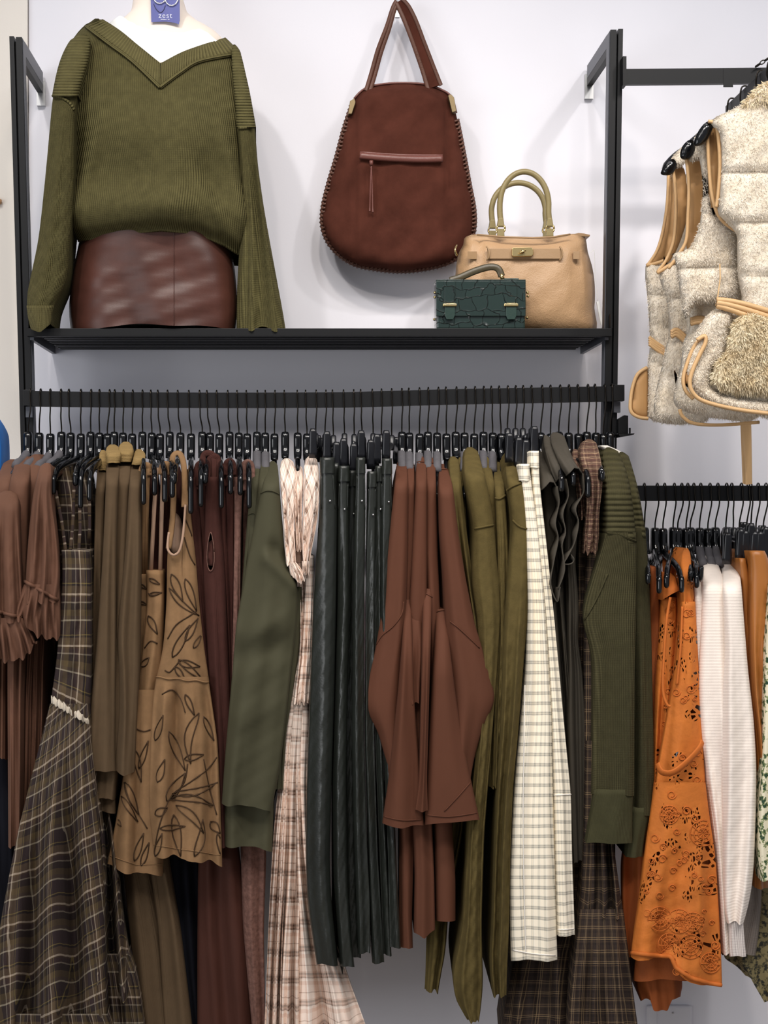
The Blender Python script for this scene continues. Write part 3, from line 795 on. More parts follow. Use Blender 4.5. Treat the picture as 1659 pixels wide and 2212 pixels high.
# strap: two flat bands rising to the hook
def ribbon(path, w, th, seg=2):
    """flat strap along a path of (point, width direction)"""
    R = []
    for p, d, ww in path:
        d = d.normalized()
        n_ = Vector((0, 1, 0))
        R.append([p - d*ww - n_*th, p + d*ww - n_*th, p + d*ww + n_*th, p - d*ww + n_*th])
    return MB().rings(R)
def strap(px_pts, wds, Ys, name):
    pa = catmull([(x, y, Y_) for (x, y), Y_ in zip(px_pts, Ys)], 8); ws = np.interp(np.linspace(0, len(wds)-1, len(pa)), range(len(wds)), wds)
    path = []
    for i, p in enumerate(pa):
        q = P(p.x, p.y, p.z); r0 = pa[max(0, i-1)]; r1 = pa[min(len(pa)-1, i+1)]
        T = P(r1.x, r1.y, p.z) - P(r0.x, r0.y, p.z); d = Vector((T.z, 0, -T.x))
        path.append((q, d, ws[i] * BY / F))
    o = ribbon(path, 0, .0025).build(name, M['bag'], t, smooth=False)
    s2 = MB()
    for sgn in (-1, 1):
        for i in range(len(path) * 3 - 3):
            f = i / 3; a = int(f); fr = f - a
            p = path[a][0].lerp(path[a+1][0], fr); d = path[a][1].normalized(); w_ = path[a][2]
            T = (path[a+1][0] - path[a][0]).normalized()
            e = p + d * sgn * w_
            s2.tube([e - d*sgn*.005 - T*.002 + Vector((0, -.0035, 0)), e + d*sgn*.0015 + Vector((0, -.002, 0)), e + d*sgn*.001 + T*.002 + Vector((0, .004, 0))], .0019, 5)
    s2.build('whipstitching', M['lace'], o)['kind'] = 'stuff'
strap([(795, 196), (806, 160), (820, 110), (838, 60), (850, 20), (858, 4)], [6, 6, 6, 5, 4, 4], [BY - .012, BY - .005, 3.22, 3.225, 3.225, 3.225], 'strap')
strap([(938, 188), (925, 150), (905, 95), (888, 50), (874, 20), (862, 3)], [16, 14, 13, 13, 12, 9], [BY - .012, BY - .005, 3.22, 3.225, 3.225, 3.223], 'strap')
# zip pocket
W = lambda x, y, l: P(x, y, BY - .045 + bagwob(x, y) - l)
mb = MB().tube(catmull([W(777, 336, .008), (W(820, 340, .009)), W(870, 343, .009), W(915, 344, .009), W(956, 343, .008)], 5), .0078, 8, flat=(1, .7)); mb.build('zip_pocket_welt', M['bag_lea'], t)
MB().tube(catmull([W(778, 329, .004), W(870, 335, .005), W(956, 336, .004)], 5), .0026, 6).build('welt_fold', M['bag_lea'], t)
zp = MB().tube([W(802, 347, .017), W(802, 357, .017)], .0042, 8).build('zip_pull', M['bag_lea'], t)
for dx, e in ((-3, 457), (3, 459)):
    MB().tube(catmull([W(802, 356, .016), W(802 + dx*.6, 400, .013), W(802 + dx, e - 8, .011), W(802 + dx*1.2, e, .011)], 5), [.0018]*6 + [.0022]*5 + [.003]*4 + [.001], 6, flat=(1.2, .8)).build('tassel', M['bag_lea'], zp)
# picture hook holding it
t2 = thing('wall_hook', P(858, 12, WALL), 'small steel wall hook holding the brown bag strap', 'wall hook')
MB().tube(catmull([P(858, 0, WALL - .001), P(858, 6, WALL - .02), P(858, 14, WALL - .045), P(858, 8, WALL - .058)], 5), .003, 8).build('prong', M['steel'], t2)
slab(MB(), [(853, 4), (863, 4), (863, 38), (853, 38)], WALL - .0035, WALL - .0005, WALL).build('plate', M['steel'], t2, smooth=False)

# ------------------------------------------------------------------ tan satchel
M['tan'] = m_leather('tan_pebbled_leather', 'AE8C68', .48, 420, .35, .45, .06)
M['tan_edge'] = m_leather('tan_smooth_leather', '9C7E5C', .45, 300, .1, .4, .05)
M['handle'] = m_leather('olive_tan_handle', '867850', .4, 300, .1, .45, .05)
TY = 3.125
zs = ZW(709, SH0)      # things stand on the plate
t = thing('handbag', (XW(1135, TY), TY, zs), 'tan pebbled leather satchel with two rolled handles and gold turn lock', 'handbag')
base = 1100 - (zs - ZC) * F / TY
tanout = [(1006, 512), (1035, 506), (1090, 512), (1150, 515), (1195, 512), (1232, 505), (1262, 510), (1270, 545), (1280, 580), (1285, 620), (1284, 665), (1276, base), (1120, base), (985, base), (982, 650), (984, 590), (990, 550), (1000, 530)]
def tanwob(x, y):
    g_ = .016 * math.exp(-((x - 1036) / 8) ** 2) * max(0, min(1, (690 - y) / 160)) + .014 * math.exp(-((x - 1246) / 10) ** 2) * max(0, min(1, (680 - y) / 160))
    return g_ - .010 * math.exp(-((y - 640) / 60) ** 2) * math.exp(-((x - 1140) / 80) ** 2)
tanout_ = [(x, min(y, base)) for x, y in tanout]
pf = puff(tanout_, TY, .055, .06, 11, edge=60, noise=.0012, seed=8, wob=tanwob, sm=4)
pf.v = [(x, y, max(z, zs + .0005)) for x, y, z in pf.v]
pf.build('body', M['tan'], t)
TW = lambda x, y, l=0: P(x, y, TY - .057 + tanwob(x, y) - l)
MB().rings([[TW(x, 537, .004), TW(x, 559, .004), TW(x, 559, -.002), TW(x, 537, -.002)] for x in (1052, 1090, 1130, 1175, 1213)]).build('front_strap', M['tan_edge'], t, bevel=.0006)
for x0, x1 in ((1010, 1030), (1238, 1252)):
    MB().rings([[TW(x, 543, .002), TW(x, 560, .002), TW(x, 560, -.004), TW(x, 543, -.004)] for x in (x0, x1)]).build('side_strap', M['tan_edge'], t, bevel=.0006)
for x in (1054, 1212):
    MB().tube(catmull([TW(x-3, 533, .003), TW(x+2, 540, .007), TW(x+2, 555, .007), TW(x-3, 562, .003)], 4), .002, 6).build('strap_loop', M['tan_edge'], t)
lk = slab(MB(), [(1106, 537), (1109, 535), (1148, 534), (1152, 538), (1153, 549), (1149, 553), (1109, 554), (1106, 551)], TY - .070, TY - .062).build('turn_lock', M['gold'], t, bevel=.001)
MB().tube([P(1129, 543, TY - .071), P(1129, 543, TY - .076)], .004, 10).build('turn_knob', M['gold'], lk)
MB().tube([P(1122, 546, TY - .0775), P(1136, 541, TY - .0775)], .0018, 8).build('turn_bar', M['gold'], lk)
def handle(dy, Yh, xl, xr, ybase, yapex):
    cx = (xl + xr) / 2
    hh = (ybase - yapex) * .62; rx = (xr - xl) / 2
    pts = [(xl + 3, ybase, 0), (xl, ybase - 25, 0)] + [(cx - rx*math.cos(a), yapex + hh - hh*math.sin(a), 0) for a in np.linspace(.12, math.pi - .12, 9)] + [(xr, ybase - 25, 0), (xr + 3, ybase, 0)]
    h = MB().tube([P(p.x, p.y, Yh) for p in catmull(pts, 6)], .0062, 10).build('handle', M['handle'], t)
    for x in (xl + 2, xr + 3):
        ring = MB().tube([P(x + 9*c, ybase + 8 + 9*s_, Yh - .004) for c, s_ in ((math.cos(a), math.sin(a)) for a in np.linspace(0, 6.283, 17))], .0022, 6)
        ring.build('ring', M['gold'], h)
        slab(MB(), [(x-7, ybase+8), (x+7, ybase+8), (x+8, ybase+24), (x-8, ybase+24)], Yh - .008, Yh - .001).build('tab', M['handle'], h, bevel=.001)
        slab(MB(), [(x-5, ybase-16), (x+5, ybase-16), (x+8, ybase+3), (x-8, ybase+3)], Yh - .007, Yh + .006).build('handle_end', M['handle'], h, bevel=.002)
handle(0, TY - .035, 1080, 1185, 486, 371)
handle(0, TY + .035, 1062, 1178, 490, 395)
MB().tube([TW(x, y, -.01) for x, y in ((1030, 507), (1090, 512), (1150, 514), (1195, 512), (1232, 506))], .002, 6).build('mouth_piping', M['tan_edge'], t)
slab(MB(), [(1234, 506), (1250, 503), (1262, 504), (1275, 507), (1274, 511), (1255, 511), (1236, 512)], TY - .01, TY + .03).build('side_wing', M['tan_edge'], t, bevel=.001)
MB().tube(catmull([P(986, 530, TY - .02), P(983, 540, TY - .03), P(987, 552, TY - .025)], 4), .0024, 6).build('side_ring', M['gold'], t)
# its swing tag
t = thing('swing_tag', P(1303, 705, TY), 'white swing tag on a clear string beside the tan satchel', 'price tag')
MB().tube(catmull([P(1276, 546, TY - .02), P(1283, 540, TY - .02), P(1284, 548, TY - .02), P(1286, 600, TY - .018), P(1291, 650, TY - .018)], 5), .0006, 5).build('string', M['tank'], t)
slab(MB(), [(1289, 652), (1294, 650), (1303, 700), (1298, 702)], TY - .022, TY - .016).build('tag', M['tank'], t, smooth=False)

# ------------------------------------------------------------------ dark green croc box bag
def m_croc(name, hexc):
    tt = NT(name); c = lin(hexc); u, v = tt.sep()
    br = tt.new('ShaderNodeTexBrick'); mp = tt.new('ShaderNodeMapping'); tt.l(tt.uv(), mp.inputs[0])
    nz = tt.new('ShaderNodeTexNoise'); nz.inputs['Scale'].default_value = 25; tt.l(tt.uv(), nz.inputs['Vector'])
    mx = tt.new('ShaderNodeMix', data_type='VECTOR'); mx.inputs[0].default_value = .045
    tt.l(tt.uv(), mx.inputs[4]); tt.l(nz.outputs['Color'], mx.inputs[5]); tt.l(mx.outputs[1], br.inputs['Vector'])
    br.inputs['Scale'].default_value = 1; br.inputs['Brick Width'].default_value = .027; br.inputs['Row Height'].default_value = .022; br.inputs['Mortar Size'].default_value = .0013; br.inputs['Mortar Smooth'].default_value = 1
    br.offset = .5
    br.inputs['Color1'].default_value = c; br.inputs['Color2'].default_value = dk(c, 1.2); br.inputs['Mortar'].default_value = dk(c, .35)
    tt.color(br.outputs['Color']); tt.bump(tt.math('SUBTRACT', 1.0, br.outputs['Fac']), .8, .002)
    tt.set(Roughness=.2, Specular_IOR_Level=.6, Coat_Weight=.3); return tt.m
M['croc'] = m_croc('green_croc_leather', '1C2B28')
M['croc_s'] = m_leather('green_smooth_leather', '263A34', .3, 300, .1)
M['hdl'] = m_leather('brown_green_handle', '473F2C', .4, 300, .1)
GY = 3.0 + .018
t = thing('box_bag', (XW(1040, GY), GY + .03, zs), 'small dark green croc-embossed box bag in front of the tan satchel', 'handbag')
gb = 1100 - (zs - ZC) * F / GY
def rbox(name, x0, x1, y0, y1, Y0, Y1, mat, bev, par=t):
    mb = slab(MB(), [(x0, y0), (x1, y0), (x1, y1), (x0, y1)], Y0, Y1)
    mb.v = [(x, y, max(z, zs + .0005)) for x, y, z in mb.v]
    return mb.build(name, mat, par, bevel=bev)
rbox('body', 943, 1135, 608, gb, GY + .004, GY + .055, M['croc'], .004)
rbox('flap', 942, 1136, 606, 683, GY - .001, GY + .0035, M['croc'], .0015)
rbox('flap_top', 942, 1136, 603.5, 606.5, GY, GY + .056, M['croc'], .001)
for x0, x1 in ((960, 984), (1092, 1117)):
    rbox('strap_band', x0, x1, 607, 655, GY - .0035, GY - .0012, M['croc'], .0008)
    tb = slab(MB(), [(x0 + 1, 662), (x1 - 1, 662), (x1 - 1, 681), (x1 - 5, 690), (x0 + 5, 690), (x0 + 1, 681)], GY - .0042, GY - .0012).build('strap_tab', M['croc_s'], t, bevel=.0008)
    rbox('gold_bar', x0 - 3, x1 + 3, 655.5, 661.5, GY - .0075, GY - .0015, M['gold'], .0012)
hd = MB().tube([P(p.x, p.y, GY + .014) for p in catmull([(972, 606, 0), (992, 600, 0), (1022, 587, 0), (1050, 578, 0), (1068, 577, 0), (1078, 583, 0), (1084, 597, 0)], 6)], .0052, 8, flat=(1.4, .6)).build('handle', M['hdl'], t)
MB().tube([P(1082, 592, GY + .014), P(1086, 603, GY + .014)], .0045, 8).build('handle_ring', M['gold'], hd)
slab(MB(), [(1089, 601), (1121, 601), (1121, 604.5), (1089, 604.5)], GY + .01, GY + .045).build('handle_tab', M['croc_s'], t, bevel=.001)
for x, y in ((939, 632), (1139, 632), (1140, 640), (938, 690), (1138, 686), (939, 642)):
    MB().tube([P(x - 2.5, y, GY + .025), P(x + 2.5, y, GY + .025)], [.002, .0032], 8).build('stud', M['gold'], t)
# ------------------------------------------------------------------ garments of the long rail
M['brown'] = m_cloth('brown_washed_cotton', '684838', .8, .14, 500, .2)
M['khaki'] = m_knit('khaki_fine_knit', '5C4B38', .0016, 'u', .25, .06, .1, fuzz=.15)
M['khaki_col'] = m_knit('tan_rib_collar', '9A8054', .0024, 'v', .5, .08, .3)
M['tansuede'] = m_suede('tan_suede', '87694B', .22, 18, .3)
M['embro'] = m_cloth('dark_brown_embroidery', '43301F', .8, .1)
M['tanlin'] = m_cloth('pale_tan_lining', 'A98A74', .6, .08)
M['dkbrown'] = m_knit('dark_brown_jersey', '462A25', .0018, 'u', .25, .1, .15)
M['dkbrown2'] = m_cloth('chocolate_twill', '44251C', .75, .1)
M['bouc'] = m_cloth('mauve_brown_boucle', '71534A', .95, .35, 160, .9, .2, .1, 120)
M['jgreen'] = m_cloth('army_green_scuba', '444230', .8, .05, 1200, .08, .25, wr=.12)
M['lea'] = m_leather('dark_green_faux_leather', '232622', .34, 240, .12, .5, .12)
M['rust'] = m_cloth('rust_ponte', '593525', .82, .06, 1000, .1, .15, wr=.15)
M['olive'] = m_cloth('olive_brushed_knit', '574B2B', .9, .16, 420, .45, .3, .15, 60)
M['char'] = m_cloth('charcoal_twill', '443F37', .75, .08, 900, .12)
M['rib'] = m_knit('army_rib_knit', '49452F', .0056, 'u', .7, .14, .5, fuzz=.3)
M['rib_v'] = m_knit('army_rib_knit_crosswise', '4C4831', .0105, 'v', .9, .12, .55)
M['rib_f'] = m_knit('army_fine_rib', '44422D', .003, 'u', .4, .1, .3)
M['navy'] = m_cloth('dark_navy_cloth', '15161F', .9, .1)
M['white'] = m_cloth('white_cloth', 'EDE8E0', .8, .03)
dpl = [(0, '3A2C29'), (.09, '4A3A2A'), (.12, 'B9A894'), (.16, '5A4A38'), (.30, '2A2523'), (.34, '7A6A40'), (.36, '33292A'), (.60, '33292A'), (.62, 'A59A86'), (.65, '4B3E33'), (.72, '54462F'), (.84, '2C2420'), (.97, '8A7F70')]
M['plaid'] = m_plaid('dark_plaid', .085, .098, dpl, dpl, crinkle=.003)
ppl = [(0, 'FBE9DB'), (.16, 'E6C8B6'), (.30, 'FBEFE4'), (.40, '7A6254'), (.46, 'C2A696'), (.52, '725B4D'), (.60, 'D6BAA8'), (.66, 'F8E6D8'), (.86, 'A98E7E'), (.90, 'F8E4D6')]
M['plaid_s'] = m_plaid('dark_plaid_flared', .085, .098, dpl, dpl, crinkle=.006, rot=.2)
M['pink'] = m_plaid('pink_plaid', .046, .052, ppl, ppl, crinkle=.004)
M['pink_b'] = m_plaid('pink_plaid_bias', .036, .04, ppl, ppl, rot=.75, crinkle=.003)
gpl = [(0, 'FBF0DA'), (.50, 'D6D0C0'), (.54, '9C998E'), (.60, 'DAD4C6'), (.68, 'F2E6CC'), (.74, '9A978C'), (.80, 'D8D2C2'), (.86, 'F6EEDD')]
gplw = [(0, 'FDF2DC'), (.48, 'B8B4A8'), (.53, '66645E'), (.62, 'C2BCAE'), (.70, '6E6C64'), (.79, 'C0BBAE'), (.85, 'FDF2DC')]
M['gingham'] = m_plaid('cream_check', .0175, .0195, gpl, gplw, crinkle=.002)
bpl = [(0, '2E2622'), (.12, '41352C'), (.18, '8A7458'), (.21, '3A2E28'), (.27, '8A7458'), (.30, '352B27'), (.5, '2A2321'), (.62, '5E4C3C'), (.65, '2E2622'), (.72, '9A8263'), (.75, '352B27'), (.8, '8A7458'), (.83, '3A2F29')]
M['bplaid'] = m_plaid('brown_plaid', .052, .046, bpl, bpl, crinkle=.003)
bpl2 = [(0, '5A4038'), (.3, 'A98D70'), (.38, '4A342E'), (.55, 'C0A586'), (.62, '523A34'), (.8, '8A7058'), (.86, '4A342E')]
M['bplaid2'] = m_plaid('crinkled_brown_check', .03, .0105, bpl2, bpl2, crinkle=.006, ratio=.8)

M['pale_r'] = m_plaid('pale_ruffle_check', .012, .1, [(0, 'C6BAA8'), (.6, '5A4C42'), (.75, 'D2C8B8')], [(0, 'C6BAA8'), (.5, 'A89C8C')], crinkle=.004)
H_TOP = [67,88,109,132,149,175,197,215,237,248,267,287,308,326,341,362,384,408,431,447,468,492,512,532,556,573,594,614,642,660,683,704,718,742,764,779,804,824,846,868,883,906,925,947,963,986,1006,1026,1045,1061,1078,1097,1114,1130,1148,1171,1189,1210,1229,1248,1270,1285,1306,1321]
H_NECK = [61,85,109,133,153,175,196,215,232,247,266,286,308,328,346,367,390,413,437,454,474,496,516,534,555,573,593,616,643,663,682,702,720,744,765,782,806,824,846,868,884,906,924,944,964,984,1003,1024,1044,1064,1082,1096,1113,1129,1148,1168,1189,1207,1228,1249,1267,1287,1303,1318]
# neck height, front arm tip shift / height, grey foam
H = {}
for i in range(64): H[i] = dict(yn=934 + (i % 3) * 2, tip=0, tipy=1075, foam=False, span=.15, bare=False)
for i in (0, 1, 2, 3): H[i].update(tip=-45, foam=True, tipy=1050)
for i in (24, 25, 39, 40, 41, 42, 43, 46, 47, 48, 49): H[i].update(foam=True)
for i, x, y in ((4, 97, 1072), (5, 116, 1068), (6, 163, 1050), (7, 174, 1098), (8, 194, 1082), (12, 310, 1090), (13, 334, 1070), (14, 356, 1085), (15, 372, 1075), (16, 377, 1045), (17, 412, 1110), (18, 434, 1095), (19, 444, 1045), (20, 478, 1098), (21, 498, 1068), (22, 519, 1070), (23, 538, 1098), (56, 1213, 1062), (57, 1238, 1050), (58, 1270, 1075), (59, 1298, 1030), (60, 1300, 1040)):
    H[i].update(tip=x - H_NECK[i], tipy=y, foam=False, span=.205, bare=True)
groups = [((0, 3), 'brown ruffle-sleeve blouse'), ((4, 7), 'dark plaid strap dress'), ((8, 11), 'khaki knit top with tan collar'), ((12, 16), 'tan embroidered suede dress'), ((17, 20), 'dark brown tank top'),
          ((21, 23), 'mauve boucle tank'), ((24, 26), 'army green sweatshirt'), ((27, 29), 'pink plaid dress'), ((30, 38), 'dark green faux leather trousers'), ((39, 43), 'rust brown tunic'),
          ((44, 49), 'olive brushed knit top'), ((50, 54), 'cream checked trousers'), ((55, 58), 'charcoal cap-sleeve top'), ((59, 60), 'brown plaid dress'), ((61, 63), 'army green ribbed sweater')]
ORD = ['first', 'second', 'third', 'fourth', 'fifth', 'sixth', 'seventh', 'eighth', 'ninth']
SHORT = {g_[1]: s_ for g_, s_ in zip(groups, ['blouses', 'plaid dresses', 'khaki tops', 'suede dresses', 'brown tanks', 'boucle tanks', 'sweatshirts', 'pink dresses', 'leather trousers', 'tunics', 'olive tops', 'checked trousers', 'charcoal tops', 'plaid dresses', 'ribbed sweaters'])}
for (a, b), nm in groups:
    for i in range(a, b + 1):
        h = H[i]
        if nm.startswith('dark green') :
            clip = {30: (676, 926), 31: (706, 932), 32: (727, 955), 33: (742, 947), 34: (764, 958), 35: (780, 930), 36: (801, 950), 37: (814, 938), 38: (834, 930)}[i]
            clip_hanger(H_TOP[i], H_NECK[i], h['yn'] + 3, clip[0], clip[1], '%s black clip hanger of the faux leather trousers, counting from the pink dresses' % ORD[i - 30], 'clip hangers of the faux leather trousers')
        elif nm.startswith('cream checked') and i in (51, 52, 53, 54):
            clip = {51: (1100, 936), 52: (1120, 945), 53: (1135, 950), 54: (1153, 921)}[i]
            clip_hanger(H_TOP[i], H_NECK[i], 926, clip[0], clip[1], '%s black clip hanger of the cream checked trousers, counting from the olive tops' % ORD[i - 51], 'clip hangers of the cream trousers')
        else:
            prev = [g_[1] for g_ in groups if g_[0][1] == a - 1]
            lab = '%s black hanger of the %ss, counting from the %s' % (ORD[i - a], nm, SHORT[prev[0]] if prev else 'upright')
            if i == 50: lab, nm_ = 'glossy black plastic hanger between olive tops and cream trousers', nm
            hanger(H_TOP[i], H_NECK[i], h['yn'], h['tip'], h['tipy'], foam=h['foam'], span=h['span'], bare=h['bare'], label=lab, group='hangers of the ' + nm + ('s' if not nm.endswith('s') else '') + (' with foam' if h['foam'] else ''), gap=0)

HX = lambda i: XW(H_NECK[i], RAIL)
# --- brown blouses with ruffled sleeves
def blouse(i, lab, body, sleeve=None, ruffle=None, elastic=None, Yf=2.82, seed=0, Ys=None):
    parts = [('body', G(body, Yf=Yf, Yb=2.99 if i < 2 else 3.14, fold=(1.6, .010), seed=seed, back=HX(i), taper=.5, sh=60), M['brown'])]
    if sleeve:
        Yf = 2.79
        sg = G(sleeve, Yf=Yf - .03, Yb=Yf + .05, sh=40, topY=Yf + .02, fold=(2.6, .010), seed=seed + 40, taper=.8, nU=36, puckers=.15)
        parts.append(('sleeve', sg, M['brown']))
        rg = G(ruffle[0], Yf=Yf - .028, Yb=Yf + .05, sh=0, fold=(5.5, .010), seed=seed + 60, hem=ruffle[1], taper=.9, nU=56, ramp=(0, .7), closed_top=False)
        parts.append(('cuff_ruffle', rg, M['brown']))
        mb = MB(); a, b = elastic
        mb.tube(catmull([sg.front(a[0] + (b[0]-a[0])*f, a[1] + (b[1]-a[1])*f, .003) for f in np.linspace(0, 1, 9)], 2), .0035, 6)
        parts.append(('cuff_elastic', mb, M['brown']))
    return garment('blouse', lab, 'blouse', 'brown ruffle-sleeve blouses', parts, H_NECK[i])
blouse(0, 'brown cotton blouse at the rail end beside the upright, shoulder only', [(992, 14, 38), (1030, -8, 30), (1100, -24, 24), (1250, -30, 22), (1400, -30, 14), (1640, -30, 12)], seed=1, Yf=2.83)
blouse(1, 'brown cotton blouse second from the upright, with a drooping ruffled cuff', [(985, 40, 70), (1020, 24, 64), (1100, 12, 62), (1250, 16, 58), (1500, 16, 46), (1830, 18, 44)],
       [(1060, -6, 40), (1200, -20, 44), (1320, -22, 50), (1345, -20, 46)], ([(1335, -24, 52), (1380, -34, 78), (1426, -30, 82)], [(-1, 0), (-.2, 4), (.5, -4), (1, -40)]), ((-18, 1318), (46, 1334)), seed=2, Yf=2.81)
blouse(2, 'brown cotton blouse hanging between two others with ruffled cuffs', [(981, 64, 94), (1020, 48, 88), (1100, 44, 90), (1250, 48, 86), (1500, 46, 66), (1850, 44, 62)], seed=3, Yf=2.85)
blouse(3, 'brown cotton blouse with full gathered sleeve and wide ruffle, next to the plaid dress', [(990, 92, 118), (1020, 80, 112), (1100, 78, 112), (1250, 74, 104), (1450, 66, 96), (1850, 60, 90)],
       [(1000, 88, 114), (1060, 72, 108), (1130, 64, 119), (1200, 58, 127), (1240, 56, 130), (1275, 54, 128), (1300, 52, 124)],
       ([(1262, 52, 127), (1300, 34, 130), (1340, 18, 131), (1376, 20, 130)], [(-1, -44), (-.5, -34), (0, -4), (.6, 6), (1, 2)]), ((54, 1256), (124, 1296)), seed=4, Yf=2.86)

# --- dark plaid strap dresses
def plaid_dress(i, lab, bodice, skirt, ruf, Yf, seed, strap_to=None, hem=None):
    parts = [('bodice', G(bodice, Yf=Yf, sh=0, Yb=3.12, fold=(2.2, .006), seed=seed, back=HX(i), taper=.5, nU=34, puckers=.5, uref=.085, ramp=(0, .3), ufold=.2, hem=[(-1, -20), (1, 22)]), M['plaid']),
             ('skirt', G(skirt, Yf=Yf - .01, sh=0, Yb=3.15, fold=(2.2, .05), seed=seed + 5, back=HX(i), taper=.6, nU=70, uref=.42, closed_top=False, hem=hem), M['plaid_s'])]
    if ruf: parts.append(('hem_ruffle', G(ruf, Yf=Yf - .015, sh=0, Yb=3.15, fold=(7, .014), seed=seed + 9, taper=.8, nU=80, uref=.5, closed_top=False, ramp=(0, .6)), M['plaid']))
    b = parts[0][1]; w = MB()
    R = []
    for k in range(25):
        sx = -1 + k / 12; y = bodice[-1][0] + (0 if not hem else 0)
        Y, x = b.surf(sx, b.y1 - 2)
        R.append([P(x, b.y1 - 10 + 3*math.sin(k*2.1) + 24*sx, Y - .006), P(x, b.y1 - 3 + 24*sx, Y - .016 - .003*math.sin(k*1.7)), P(x, b.y1 + 7 + 3*math.sin(k*2.6) + 24*sx, Y - .014 + .003*math.sin(k*2.3))])
    w.grid([[r[j] for r in R] for j in range(3)])
    parts.append(('waist_ruffle', w, M['pale_r']))
    t = garment('strap_dress', lab, 'dress', 'dark plaid strap dresses', parts, H_NECK[i])
    for (x0, y0, x1, y1) in strap_to or []:
        MB().tube([P(x0, y0, 2.83), P((x0+x1)/2 + 2, (y0+y1)/2, 2.82), P(x1, y1, Yf + .012)], .0022, 6, flat=(.5, 1.6)).build('strap', M['plaid'], t)
    return t
plaid_dress(6,  'dark plaid strap dress with smocked bodice and flared ruffled skirt beside the brown blouses', [(1188, 133, 192), (1230, 135, 196), (1330, 130, 197), (1430, 122, 197), (1500, 115, 195), (1536, 110, 193)],
            [(1520, 108, 193), (1600, 88, 198), (1700, 62, 206), (1800, 38, 214), (1900, 18, 222), (2000, 0, 226), (2100, -12, 228), (2200, -20, 230), (2260, -24, 232)], [(2190, -24, 232), (2230, -34, 246), (2290, -40, 258)], 2.775, 11,
            [(160, 1045, 152, 1190), (172, 1090, 170, 1190), (120, 1060, 142, 1190)])
plaid_dress(7, 'dark plaid strap dress with ruffled hem tucked behind the khaki tops', [(1200, 176, 200), (1400, 180, 202), (1560, 184, 206)],
            [(1550, 180, 210), (1700, 172, 226), (1800, 172, 244), (1900, 170, 256), (2000, 164, 268), (2080, 158, 282), (2140, 150, 292)], [(2060, 156, 276), (2110, 146, 296), (2160, 150, 304), (2260, 156, 316)], 2.84, 13, [(193, 1075, 190, 1200)])
# --- khaki knit tops
def khaki(i, lab, collar, body, hem, Yf, seed):
    b = G(body, Yf=Yf, fold=(1.1, .007), seed=seed, back=HX(i), hem=hem, sh=60, uref=.1)
    c = G(collar, Yf=Yf + .07, Yb=3.10, sh=26, fold=(1, .001), seed=seed, back=HX(i), topY=2.985, closed_bot=False, bul=.02, dy=4)
    return garment('knit_top', lab, 'knit top', 'khaki knit tops', [('body', b, M['khaki']), ('collar', c, M['khaki_col'])], H_NECK[i])
khaki(8, 'khaki knit top with tan collar beside the plaid dress, sleeve ending lowest', [(972, 212, 232), (1000, 216, 237), (1016, 212, 233)], [(1000, 212, 234), (1060, 206, 226), (1200, 203, 224), (1400, 196, 222), (1600, 192, 236), (1700, 193, 248), (1756, 190, 250)], None, 2.83, 31)
khaki(9, 'khaki knit top with tan collar whose flared sleeve hangs over the plaid skirt', [(960, 226, 260), (985, 230, 262), (1000, 230, 258)], [(985, 230, 260), (1060, 228, 254), (1200, 222, 250), (1400, 208, 250), (1550, 192, 249), (1620, 183, 248), (1664, 174, 250)], [(-1, 0), (0, 5), (1, 2)], 2.79, 32)
khaki(10, 'khaki knit top with tan collar third from the plaid dress', [(954, 256, 288), (985, 256, 288), (998, 257, 283)], [(985, 256, 284), (1060, 250, 279), (1200, 246, 274), (1400, 240, 268), (1600, 210, 262), (1726, 200, 247)], None, 2.815, 33)
khaki(11, 'khaki knit top with tan collar next to the suede dresses', [(970, 288, 312), (985, 290, 317), (1004, 284, 308)], [(990, 284, 306), (1060, 278, 304), (1200, 270, 304), (1320, 256, 303), (1390, 250, 302), (1450, 256, 301), (1550, 258, 296), (1640, 250, 292), (1673, 247, 291)], [(-1, -6), (0, 2), (1, -3)], 2.80, 34)

# --- tan suede dresses with leaf embroidery
def leaf(a, b, w, n=9, bend=0):
    """outline of a leaf from a to b in pixels"""
    ax, ay = a; bx, by = b; dx, dy = bx-ax, by-ay; L = math.hypot(dx, dy); nx, ny = -dy/L, dx/L
    up, dn = [], []
    for k in range(n + 1):
        f = k / n; h = w * math.sin(math.pi * min(1, f ** .75)) * (1 - .15 * f); c = bend * math.sin(math.pi * f)
        up.append((ax + dx*f + nx*(h+c), ay + dy*f + ny*(h+c))); dn.append((ax + dx*f + nx*(-h+c), ay + dy*f + ny*(-h+c)))
    return up + dn[::-1]
def embroider(parent, g, strokes, r=.0013, lift=.0012, mat='embro', name='embroidery'):
    mb = MB(); ok = 0
    for s_ in strokes:
        q = []
        for x, y in s_:
            if not (g.y0 + 2 < y < g.y1 + 12): 
                if len(q) > 2: mb.tube([g.front(a, b, lift) for a, b in q], r, 4)
                q = []; continue
            xl, xr = np.interp(y, g.py, g.xl), np.interp(y, g.py, g.xr)
            if xl + 2 < x < xr - 2: q.append((x, y))
            else:
                if len(q) > 2: mb.tube([g.front(a, b, lift) for a, b in q], r, 4)
                q = []
        if len(q) > 2: mb.tube([g.front(a, b, lift) for a, b in q], r, 4)
    if mb.v: mb.build(name, M[mat], parent)['kind'] = 'stuff'
def sm2(pts, n=4): return [(p.x, p.y) for p in catmull([(x, y, 0) for x, y in pts], n)]
t = thing('suede_dress', (HX(16), RAIL, ZW(1870, 2.8)), 'tan suede sleeveless dress with brown leaf embroidery and gathered skirt, foremost of its kind', 'dress', 'tan suede dresses')
